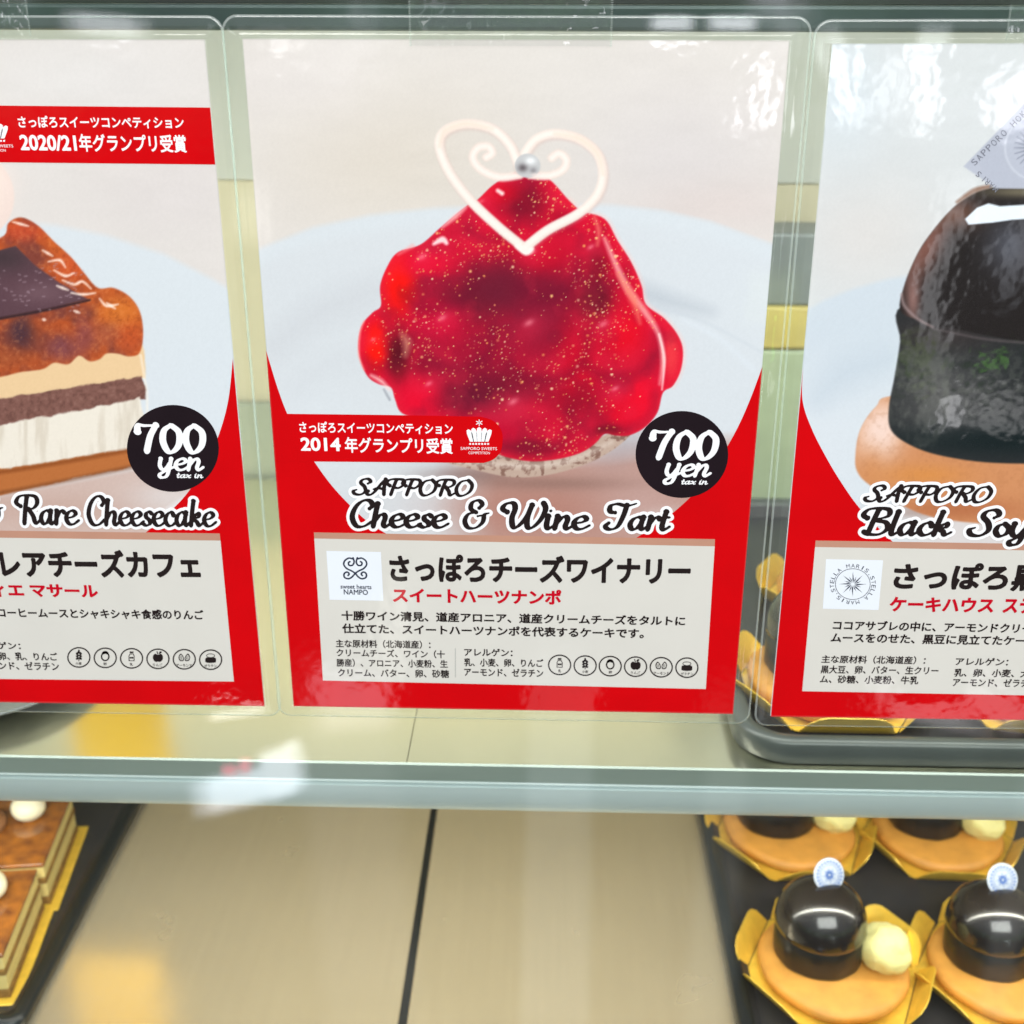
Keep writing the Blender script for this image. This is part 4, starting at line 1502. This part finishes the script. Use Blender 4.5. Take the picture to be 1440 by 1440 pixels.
poly_sheet('red_border', lcx + rc + [br, bl], M['red'], lf, .00086)
ban = poly_sheet('award_banner', [(-180, 146.5), (296.4, 151), (303.6, 231), (-180, 226)], M['red'], lf, .00090)
s = Sheet()
s.text('さっぽろスイーツコンペティション', 28, 260, 179.5, 180.5, 17, .022)
s.text('2020/21', 31, 110, 211, 212, 22, .03)
s.text('年グランプリ受賞', 114, 264, 213, 214.5, 25, .022)
o = s.build('banner_lettering', M['white'], lf, .00096); o.parent = ban
o = crown_emblem(-6, 186, 1.05).build('crown_emblem', M['white'], lf, .00096); o.parent = ban
price_badge(lf, 244, 629.5, 64.5, 61, (193, 294, 637, 638, 44), (221, 291, 661, 661.5, 19), (249, 288, 671, 671.4, 5.2))
title(lf, [('&', -28, 13, 735.5, 736, 43, 1.995, hw), ('Rare', 26, 117, 737, 738, 23, 1.0, hn), ('Cheesecake', 125, 309, 738.5, 740.5, 23, 1.0, hn)])
x0p = sheet_px(xl, z0, an, .017, .05)[0]
pan = poly_sheet('text_panel', [(x0p - 12, 752), (310.8, 759), (329.6, 957), (x0p, 951)], M['panel'], lf, .00090)
o = poly_sheet('panel_band', [(x0p - 12.5, 742), (309.6, 749), (310.8, 759), (x0p - 12, 752)], M['band'], lf, .00093); o.parent = pan
s = Sheet()
s.text('レアチーズカフェ', 5, 284, 810, 812, 39, .044)
s.text('コーヒームースとシャキシャキ食感のりんご', -1, 288, 867, 870.5, 14, .034)
s.text('ゲン：', -2, 31, 911.5, 912, 10.5, .028)
s.text('卵、乳、りんご', 0, 83, 927, 928, 11.5, .028)
s.text('ンド、ゼラチン', 1, 85, 940, 941.5, 11.5, .028)
o = s.build('panel_lettering', M['black'], lf, .00098); o.parent = pan
s = Sheet(); s.text('ィエ マサール', -9, 140, 838, 840, 19, .044)
o = s.build('shop_lettering', M['crimson'], lf, .00098); o.parent = pan
for kind, (cx, cy) in zip(('wheat', 'egg', 'milk', 'apple', 'almond', 'gelatin'), ((112, 923), (149, 923.6), (186, 924.3), (223, 925), (260, 925.6), (297, 926.2))):
    o = allergen_icon(lf, kind, cx, cy); o.parent = pan

# --- poster at the right edge: black soybean dome
xl, z0, an = .11688, -.00105, .0050
rt = thing('laminated_poster', 'laminated poster of a shiny black dome cake on a biscuit, cut by the photo edge', 'poster', (xl + W / 2, 0, z0), 0, 'laminated cake posters taped on the glass')
print_sheet(rt, xl, z0, an, W, H, .00042, paint_dome, M['photo'])
pouch(rt, xl, z0, an, W, H, .0070, .0075, .0082, .0055)
lc = curve_px([edge_x(517, xl, z0, an, .0001), (1128, 562), (1140, 600), (1160, 640), (1184, 680), (1212, 718), (1258, 764)])
bl, br = sheet_px(xl, z0, an, .0001, .0001), sheet_px(xl, z0, an, W - .0001, .0001)
c0 = sheet_px(xl, z0, an, W - .0001, .150)
rcx = curve_px([(c0[0] - 215, 772), (c0[0] - 105, c0[1] + 190), (c0[0] - 40, c0[1] + 110), c0])
poly_sheet('red_border', lc + rcx + [br, bl], M['red'], rt, .00086)
title(rt, [('SAPPORO', 1211, 1394, 705, 706.5, 25, 1.995, dict(weight=.172, thin=.38, slant=.11, nib=R(20))), ('Black', 1205, 1341, 752, 753.5, 22, 1.0, hw), ('Soy', 1355, 1452, 754, 755.5, 22, 1.0, hw)])
xrp = sheet_px(xl, z0, an, W - .017, .05)[0]
pan = poly_sheet('text_panel', [(1145.6, 768), (xrp + 14, 777), (xrp, 981), (1127.6, 970.5)], M['panel'], rt, .00090)
o = poly_sheet('panel_band', [(1146.4, 759), (xrp + 14.6, 767.5), (xrp + 14, 777), (1145.6, 768)], M['band'], rt, .00088); o.parent = pan
s = Sheet()
s.text('さっぽろ黒', 1253, 1461, 828, 830.5, 39, .044)
s.text('ココアサブレの中に、アーモンドクリー', 1170, 1449, 884.5, 889.5, 14, .034)
s.text('ムースをのせた、黒豆に見立てたケーキ', 1167, 1456, 902, 907, 14, .034)
s.text('主な原材料（北海道産）：', 1154, 1300, 931, 933, 11.5, .026)
s.text('黒大豆、卵、バター、生クリー', 1153, 1318, 945.5, 947.5, 11.5, .026)
s.text('ム、砂糖、小麦粉、牛乳', 1152, 1290, 959, 961, 11.5, .026)
s.text('アレルゲン：', 1342, 1416, 934, 935, 11, .028)
s.text('乳、卵、小麦、大', 1340, 1446, 950, 951.5, 11.5, .028)
s.text('アーモンド、ゼラチ', 1338, 1444, 963.5, 965, 11.5, .028)
o = s.build('panel_lettering', M['black'], rt, .00098); o.parent = pan
s = Sheet()
s.text('ケーキハウス', 1249, 1395, 858.5, 860.5, 21, .044)
s.text('ステ', 1408, 1452, 861, 861.6, 21, .044)
o = s.build('shop_lettering', M['crimson'], rt, .00098); o.parent = pan
lg = poly_sheet('shop_logo', [(1161, 785), (1241, 786.6), (1234.6, 856.4), (1156.4, 854.6)], M['logo_white'], rt, .00096); lg.parent = pan
s = Sheet()
LX, LY = 1198.5, 820


def ring_text(sh, text, cx, cy, rx, ry, h, a0=90.0, span=360.0):
    n = len(text)
    for k, ch in enumerate(text):
        if ch == ' ':
            continue
        a = R(a0 - span * k / n)
        px_, py_ = cx + rx * math.cos(a), cy - ry * math.sin(a)
        t = (math.sin(a), math.cos(a) * ry / rx)
        w = h * (.85 if ch not in 'I.' else .25)
        hh_ = h if ch != '.' else h * .25
        x0, y0 = px_ - t[0] * w / 2, py_ - t[1] * w / 2
        x1, y1 = px_ + t[0] * w / 2, py_ + t[1] * w / 2
        # letter turned with the ring: own baseline and own up direction
        co, fa = font_mesh(ch)
        kk = (co - co.min(0)) / np.maximum(co.max(0) - co.min(0), 1e-6)
        ux, uy = math.cos(a) * hh_, -math.sin(a) * hh_ * ry / rx
        pts = [on_glass(x0 + (x1 - x0) * p[0] + ux * p[1], y0 + (y1 - y0) * p[0] + uy * p[1]) for p in kk]
        sh.add(pts, fa)


ring_text(s, 'STELLA MARIS.STELLA MARIS.', LX, LY, 26.2, 23.2, 6.0, 200)
ring_px(s, LX, LY, 24.8, 22.0, .8, 48)
for k in range(16):
    a = 2 * math.pi * k / 16
    L_ = (19.5, 13)[k % 2]
    w = (1.5, 1.1)[k % 2]
    c_, s_ = math.cos(a), math.sin(a)
    s.poly([(LX - s_ * w * .4 + c_ * 2.2, LY + c_ * w * .4 + s_ * 2.0), (LX - s_ * w + c_ * 7, LY + c_ * w + s_ * 6.2), (LX + c_ * L_, LY + s_ * L_ * .9), (LX + s_ * w * .3 + c_ * 7, LY - c_ * w * .3 + s_ * 6.2)])
o = s.build('logo_mark', M['navy'], rt, .00100); o.parent = lg
# lettering on the pictured silver tag
s = Sheet()


def slant_text(sh, text, x0, y0, x1, y1, h):
    n = len(text)
    L_ = math.hypot(x1 - x0, y1 - y0)
    d = ((x1 - x0) / L_, (y1 - y0) / L_)
    up = (d[1], -d[0])
    for k, ch in enumerate(text):
        if ch == ' ':
            continue
        co, fa = font_mesh(ch)
        kk = (co - co.min(0)) / np.maximum(co.max(0) - co.min(0), 1e-6)
        cw = L_ / n
        w = cw * (.72 if ch != 'I' else .16)
        bx, by = x0 + d[0] * cw * k, y0 + d[1] * cw * k
        sh.add([on_glass(bx + d[0] * w * p[0] + up[0] * h * p[1], by + d[1] * w * p[0] + up[1] * h * p[1]) for p in kk], fa)


slant_text(s, 'SAPPORO HOKK', 1370, 233, 1452, 152, 9)
slant_text(s, 'MARIS', 1404, 264, 1374, 238, 8.5)
s.build('tag_lettering', M['grey_ink'], rt, .00090)


# ------------------------------------------------------------------ clear tape holding the posters to the glass
def tape(px0, px1, py0, py1, label, cols=26):
    (xa_, za), (xb_, zb_) = on_glass(px0, py1, -.0014), on_glass(px1, py0, -.0014)
    t = thing('clear_tape', label, 'tape', ((xa_ + xb_) / 2, 0, za), 0, 'clear tape strips on the poster tops')
    rng = random.Random(int(px0) + 5)
    nu, nv = 60, 24
    verts, faces = [], []
    for j in range(nv + 1):
        for i in range(nu + 1):
            u, v = i / nu, j / nv
            zz = (.0006 if (j % 2 and i in (0, nu)) else 0)
            x = xa_ + (xb_ - xa_) * u + (zz if i == 0 else -zz if i == nu else 0)
            zc = za + (zb_ - za) * v
            wob = mnoise.noise(Vector((x * 90, zc * 140, px0))) * .00022 + mnoise.noise(Vector((x * 300, zc * 90, 3))) * .0001
            verts.append((x, -.00155 - abs(wob), zc))
    for j in range(nv):
        for i in range(nu):
            a = j * (nu + 1) + i
            faces.append((a, a + 1, a + nu + 2, a + nu + 1))
    link('tape_film', verts, faces, M['tape'], t, True, tuple(t.location))
    # serrated cut ends catch the light
    for xe in (xa_, xb_):
        v2, f2 = [], []
        for j in range(nv):
            z_a, z_b = za + (zb_ - za) * j / nv, za + (zb_ - za) * (j + 1) / nv
            zm = (z_a + z_b) / 2
            b = len(v2)
            v2 += [(xe - .0004, -.0017, z_a), (xe + .0003, -.0017, z_a), (xe + .0006, -.0017, zm), (xe - .0001, -.0017, zm)]
            f2.append((b, b + 1, b + 2, b + 3))
        link('cut_edge', v2, f2, M['film_edge'], t, origin=tuple(t.location))
    return t


tape(577, 861, -12, 64, 'wide strip of clear sticky tape on top of the red tart poster')
tape(-70, 35, -6, 50, 'clear sticky tape on top of the cheesecake slice poster')
tape(1414, 1520, 6, 57, 'clear sticky tape on top of the black dome cake poster')


# ------------------------------------------------------------------ trays
def rounded_tray(name, label, x0, x1, y0, y1, z, h, rim, r, mats):
    """shallow serving tray with a raised rolled lip"""
    t = thing(name, label, 'tray', ((x0 + x1) / 2, (y0 + y1) / 2, z))

    def loop(off, zz, rad):
        pts = []
        for cx, cy, a0 in ((x1 - off - rad, y1 - off - rad, 0), (x0 + off + rad, y1 - off - rad, 90), (x0 + off + rad, y0 + off + rad, 180), (x1 - off - rad, y0 + off + rad, 270)):
            for k in range(9):
                a = R(a0 + 90 * k / 8)
                pts.append((cx + rad * math.cos(a), cy + rad * math.sin(a), zz))
        return pts

    def band(rows, cap=False):
        v = [p for rw in rows for p in rw]
        n = len(rows[0])
        f = [(k * n + i, k * n + (i + 1) % n, (k + 1) * n + (i + 1) % n, (k + 1) * n + i) for k in range(len(rows) - 1) for i in range(n)]
        if cap:
            f.append(tuple((len(rows) - 1) * n + i for i in range(n)))
        return v, f
    org = tuple(t.location)
    rr = max(r, .002)
    v, f = band([loop(.002, z, rr), loop(0, z + .002, rr), loop(0, z + h - .002, rr), loop(.0008, z + h - .0004, rr), loop(rim * .35, z + h, rr * .9), loop(rim * .8, z + h - .0008, rr * .8), loop(rim, z + h - .003, max(rr - rim, .001))])
    link('tray_rim', v, f, mats[1], t, True, org)
    v, f = band([loop(rim, z + h - .003, max(rr - rim, .001)), loop(rim + .004, z + .0032, max(rr - rim, .001)), loop(rim + .006, z + .0028, max(rr - rim, .001))], True)
    link('tray_bed', v, f, mats[0], t, False, org)
    return t


TZ = ZD + .0004
xr0 = .5 * (on_level(1000, 1180, TZ + .01)[0] + on_level(1028, 1425, TZ + .01)[0])
rounded_tray('serving_tray', 'black tray on the steel deck holding the black dome cakes', xr0, xr0 + .335, .020, .330, TZ, .010, .009, .006, (M['tray_black'], M['tray_rim']))
xl1 = -.012 + .5 * (on_level(184, 1160, TZ + .008)[0] + on_level(86, 1430, TZ + .008)[0])
rounded_tray('serving_tray', 'charcoal tray on the steel deck holding the caramel layer cakes', xl1 - .30, xl1, .020, .330, TZ, .008, .010, .008, (M['tray_black'], M['tray_rim']))
UZ = ZS + .0004
ux0, uy0 = on_level(1036, 1000, UZ + .008)[0], on_level(1200, 1079, UZ)[1]
rounded_tray('serving_tray', 'grey round cornered tray on the upper shelf holding more dome cakes', ux0 - .004, ux0 + .33, uy0, uy0 + .33, UZ, .014, .010, .026, (M['tray_black'], M['tray_grey']))
ex, ey = on_level(-30, 1030, UZ)
pl = thing('round_plate', 'grey round plate on the upper shelf under the cheesecake poster', 'plate', (ex - .02, ey + .055, UZ))
v, f = lathe([(0, .001), (.040, .001), (.044, .0), (.062, .009), (.0635, .0105), (.062, .011), (.045, .0035), (0, .003)], 72)
link('plate_dish', v, f, M['plate_grey'], pl, True)


# ------------------------------------------------------------------ dome cake in its gold cup
def rot_pts(v, rx=0.0, rz=0.0, at=(0, 0, 0)):
    m = Matrix.Translation(at) @ Matrix.Rotation(rz, 4, 'Z') @ Matrix.Rotation(rx, 4, 'X')
    return [tuple(m @ Vector(p)) for p in v]


def make_dome_cake(label):
    t = thing('dome_cake', label, 'cake', (0, 0, 0), 0, 'black dome cakes in gold cups')
    # gold octagon cup: flat six-sided floor with six broad round-cornered flaps
    fl = .0515
    verts, faces = [], []
    th = .0004

    def flap(a0, a1, top, out, rnd):
        n = 12
        base = len(verts)
        for i in range(n + 1):
            u = i / n
            bx = fl * (math.cos(a0) * (1 - u) + math.cos(a1) * u)
            by = fl * (math.sin(a0) * (1 - u) + math.sin(a1) * u)
            am = (a0 + a1) / 2
            e = min(u, 1 - u) * 2
            lift = (1 - (1 - min(e / rnd, 1)) ** 2) ** .5 if rnd > 0 else 1.0
            for k in range(4):
                s_ = k / 3 * lift
                # flaps lean outward, tips curl a little
                verts.append((bx + math.cos(am) * out * s_, by + math.sin(am) * out * s_, .0006 + top * (s_ ** 1.25)))
        for i in range(n):
            for k in range(3):
                a = base + i * 4 + k
                faces.append((a, a + 4, a + 5, a + 1))
    ang = [R(-9 + 60 * k) for k in range(6)]
    for k in range(6):
        flap(ang[k] + .03, ang[k] + R(60) - .03, .0135, .0092, .55)
    b = len(verts)
    verts += [(fl * math.cos(a), fl * math.sin(a), .0005) for a in ang]
    faces.append(tuple(range(b, b + 6)))
    cup = link('gold_cup', verts, faces, M['gold'], t, False)
    md = cup.modifiers.new('card', 'SOLIDIFY'); md.thickness = .0005; md.offset = 0
    # biscuit
    v, f = lathe([(0, .0012), (.038, .0012), (.0418, .003), (.0430, .0058), (.0420, .0086), (.0388, .0102), (0, .0108)], 72,
                 lambda a, r, z: (r * (1 + .012 * math.sin(3 * a + 1) + .006 * math.sin(8 * a)), z + (.0005 * math.sin(5 * a + 2) if r > .02 else 0)))
    link('biscuit_base', v, f, M['biscuit'], t, True)
    # dark body and mirror-glazed dome, standing off centre towards the back
    ox, oy = -.0065, .0085
    v, f = lathe([(0, .0104), (.0248, .0104), (.0258, .0122), (.0258, .020), (.0256, .0290), (.0248, .0300), (0, .0302)], 64,
                 lambda a, r, z: (r * (1 + .008 * math.sin(4 * a) + .006 * math.sin(11 * a)), z))
    link('cake_body', [(p[0] + ox, p[1] + oy, p[2]) for p in v], f, M['choc_matte'], t, True)
    prof = [(.0240, .0292), (.0257, .0290), (.0263, .0303), (.0261, .0330)]
    for k in range(1, 15):
        a = R(90 * k / 14)
        prof.append((.0259 * math.cos(a) ** .90 if k < 14 else 0.0, .0335 + .0232 * math.sin(a)))
    v, f = lathe(prof, 72, lambda a, r, z: (r * (1 + .006 * math.sin(3 * a + .5)), z))
    link('glazed_dome', [(p[0] + ox, p[1] + oy, p[2]) for p in v], f, M['choc_gloss'], t, True)
    # rough cream ball at the right
    bm = bmesh.new()
    bmesh.ops.create_icosphere(bm, subdivisions=4, radius=.0149)
    for q in bm.verts:
        n = mnoise.noise(q.co * 95) * .0024 + mnoise.noise(q.co * 300) * .0009
        q.co += q.co.normalized() * n
        q.co.z *= .92
        q.co += Vector((.0255, -.0105, .0225))
    link_bm('cream_ball', bm, M['cream'], t, True)
    # round white tag with a blue rosette, stuck into the dome top
    tg = thing_child = None
    v, f = lathe([(0, 0), (.0093, 0), (.0097, .0003), (.0093, .0006), (0, .0006)], 40)
    pose = dict(rx=R(62), rz=R(4), at=(ox + .0035, oy + .0035, .0610))
    tg = link('round_tag', rot_pts(v, **pose), f, M['tag_white'], t, True)
    v, f = [], []

    def ring(r0, r1, z, n=36):
        b = len(v)
        for i in range(n):
            a = 2 * math.pi * i / n
            v.append((r0 * math.cos(a), r0 * math.sin(a), z)); v.append((r1 * math.cos(a), r1 * math.sin(a), z))
        for i in range(n):
            j = (i + 1) % n
            f.append((b + 2 * i, b + 2 * i + 1, b + 2 * j + 1, b + 2 * j))
    ring(.0056, .0059, .0009)
    for k in range(16):
        a = 2 * math.pi * k / 16
        L_ = .0052 if k % 2 == 0 else .0036
        b = len(v)
        v += [(.0009 * math.cos(a - .5), .0009 * math.sin(a - .5), .00092), (L_ * math.cos(a), L_ * math.sin(a), .00092), (.0009 * math.cos(a + .5), .0009 * math.sin(a + .5), .00092)]
        f.append((b, b + 1, b + 2))
    for k in range(24):
        a = 2 * math.pi * k / 24
        b = len(v)
        for (r_, d_) in ((.0066, -.07), (.0083, -.07), (.0083, .05), (.0066, .05)):
            v.append((r_ * math.cos(a + d_), r_ * math.sin(a + d_), .00092))
        f.append((b, b + 1, b + 2, b + 3))
    em = link('tag_emblem', rot_pts(v, **pose), f, M['tag_blue'], t)
    em.parent = tg
    return t


dome = make_dome_cake('dome cake with blue and white round tag, nearest the lower right tray\'s left front')
CZ = TZ + .0030
fx, fy = on_level(1172, 1352, CZ + .008)
bx_, by_ = on_level(1130, 1168, CZ + .008)
px_ = on_level(1412, 1352, CZ + .008)[0] - fx
pitch_y = .127
dome.location = (fx, fy, CZ)
dome.rotation_euler = (0, 0, R(14))
spots = [(fx + px_, fy + .001, CZ, 9, 'dome cake cut by the photo edge, beside the front dome cake on the lower tray'),
         (fx - .002, fy + pitch_y, CZ, 18, 'left of the two dome cakes half hidden under the shelf on the lower tray'),
         (fx + px_ - .001, fy + pitch_y, CZ, 6, 'right of the two dome cakes half hidden under the shelf on the lower tray'),
         (fx + 2 * px_, fy + .002, CZ, 12, 'dome cake just past the photo edge in the front row of the lower tray')]
gx, gy = on_level(1196, 1048, UZ + .003)
spots += [(gx, gy + .056, UZ + .003, 9, 'dome cake on the upper shelf, its gold cup showing under the dome poster'),
          (gx + .036, gy + .056 + .112, UZ + .003, 8, 'dome cake on the upper shelf glimpsed in the gap between two posters'),
          (gx + .112, gy + .056, UZ + .003, -4, 'dome cake on the upper shelf, only a gold corner showing')]
rnd = random.Random(4)
for (x, y, zc, rz, lab) in spots:
    c = copy_tree(dome)
    c.location = (x, y, zc)
    c.rotation_euler = (R(rnd.uniform(-1.2, .3)), R(rnd.uniform(-1, 1)), R(rz))
    k = rnd.uniform(.97, 1.03)
    c.scale = (k, rnd.uniform(.97, 1.03), rnd.uniform(.96, 1.04))
    c['label'] = lab


# ------------------------------------------------------------------ caramel layer cakes at the left
def make_layer_cake(label):
    t = thing('layer_cake', label, 'cake', (0, 0, 0), 0, 'caramel layer cakes on gold boards')
    w, d = .0375, .0370       # half width, half depth
    link_bm('gold_board', box(-w - .0055, w + .0055, -d - .005, d + .005, 0, .0012, .0004, 1), M['gold'], t)
    z = .0013
    for (nm, h, m, ins) in (('sponge_layer', .0055, 'sponge', 0), ('custard_layer', .0100, 'custard', .0006), ('sponge_layer', .0040, 'sponge', .0002), ('custard_layer', .0080, 'custard', .0008)):
        bm = box(-w + ins, w - ins, -d + ins, d - ins, z, z + h, .0007, 2)
        link_bm(nm, bm, M[m], t)
        z += h + .00005
    link_bm('caramel_glaze', box(-w + .0002, w - .0002, -d + .0002, d - .0002, z, z + .0032, .0012, 3), M['caramel'], t, True)
    z += .0032
    bm = bmesh.new()
    bmesh.ops.create_uvsphere(bm, u_segments=40, v_segments=24, radius=.0108)
    for q in bm.verts:
        q.co += q.co.normalized() * mnoise.noise(q.co * 90) * .0006
        q.co.z *= .78
        q.co += Vector((.016, .013, z + .0076))
    link_bm('cream_dollop', bm, M['white_cream'], t, True)
    v, f = lathe([(0, 0), (.0112, 0), (.0125, .002), (.0118, .0055), (.0085, .0075), (0, .0082)], 48)
    link('macaron_shell', rot_pts(v, R(6), 0, (-.008, .004, z - .0004)), f, M['macaron'], t, True)
    return t


KZ = TZ + .0029
k1 = np.array(on_level(82, 1281, KZ)); k2 = np.array(on_level(125, 1163, KZ))
lc1 = make_layer_cake('caramel layer cake at the back of the charcoal tray, running under the shelf edge')
e = k2 - k1
rzc = -math.atan2(e[0], e[1])
hw_, hd_ = .043, .042
c1 = k1 + np.array([-hw_ * math.cos(rzc) - hd_ * math.sin(rzc), -hw_ * math.sin(rzc) + hd_ * math.cos(rzc)])
lc1.location = (c1[0], c1[1], KZ)
lc1.rotation_euler = (0, 0, rzc)
k3 = np.array(on_level(27, 1414, KZ))
c2 = k3 + np.array([-hw_ * math.cos(rzc) - hd_ * math.sin(rzc), -hw_ * math.sin(rzc) + hd_ * math.cos(rzc)])
c = copy_tree(lc1)
c.location = (c2[0], c2[1], KZ)
c['label'] = 'caramel layer cake nearest the glass on the charcoal tray, cut by the photo edge'

# ------------------------------------------------------------------ small things in the case
# unseen yellow cards, added for the yellow glow mirrored in shelf and deck
d = ray(165, 1030)
YC = .20
yx = CAM[0] + d[0] / d[1] * (YC - CAM[1])
tag(link_bm('added_yellow_card', box(yx - .030, yx + .034, YC, YC + .0015, ZS + .055, ZS + .215, .0005, 1), M['added_yellow_card']), 'unseen yellow card added over the upper shelf for the yellow glow mirrored below', 'card')
d = ray(180, 1430)
yx = CAM[0] + d[0] / d[1] * (.150 - CAM[1])
tag(link_bm('added_yellow_card', box(yx - .036, yx + .028, .150, .1515, ZD + .066, ZS - .0135, .0004, 1), M['added_yellow_card']), 'unseen yellow card added beneath the upper shelf for its reflection in the steel deck', 'card')
zt = [on_glass(1095, y, .36)[1] for y in (590, 492, 432, 330)]
bxx = on_glass(1095, 455, .36)[0]
tag(link_bm('green_crate', box(bxx - .05, bxx + .055, .362, .42, ZS + .0004, zt[1], .003), M['green_box']), 'pale green crate behind the gap left of the black dome poster', 'crate')
tag(link_bm('yellow_box', box(bxx - .052, bxx + .057, .360, .42, zt[1] + .0003, zt[2], .002), M['mustard']), 'yellow box on the green crate, seen in the gap between posters', 'box')
tag(link_bm('dark_box', box(bxx - .050, bxx + .05, .364, .42, zt[2] + .0003, zt[3], .002), M['dark_box']), 'dark grey box topmost on the yellow box, seen in the gap between posters', 'box')
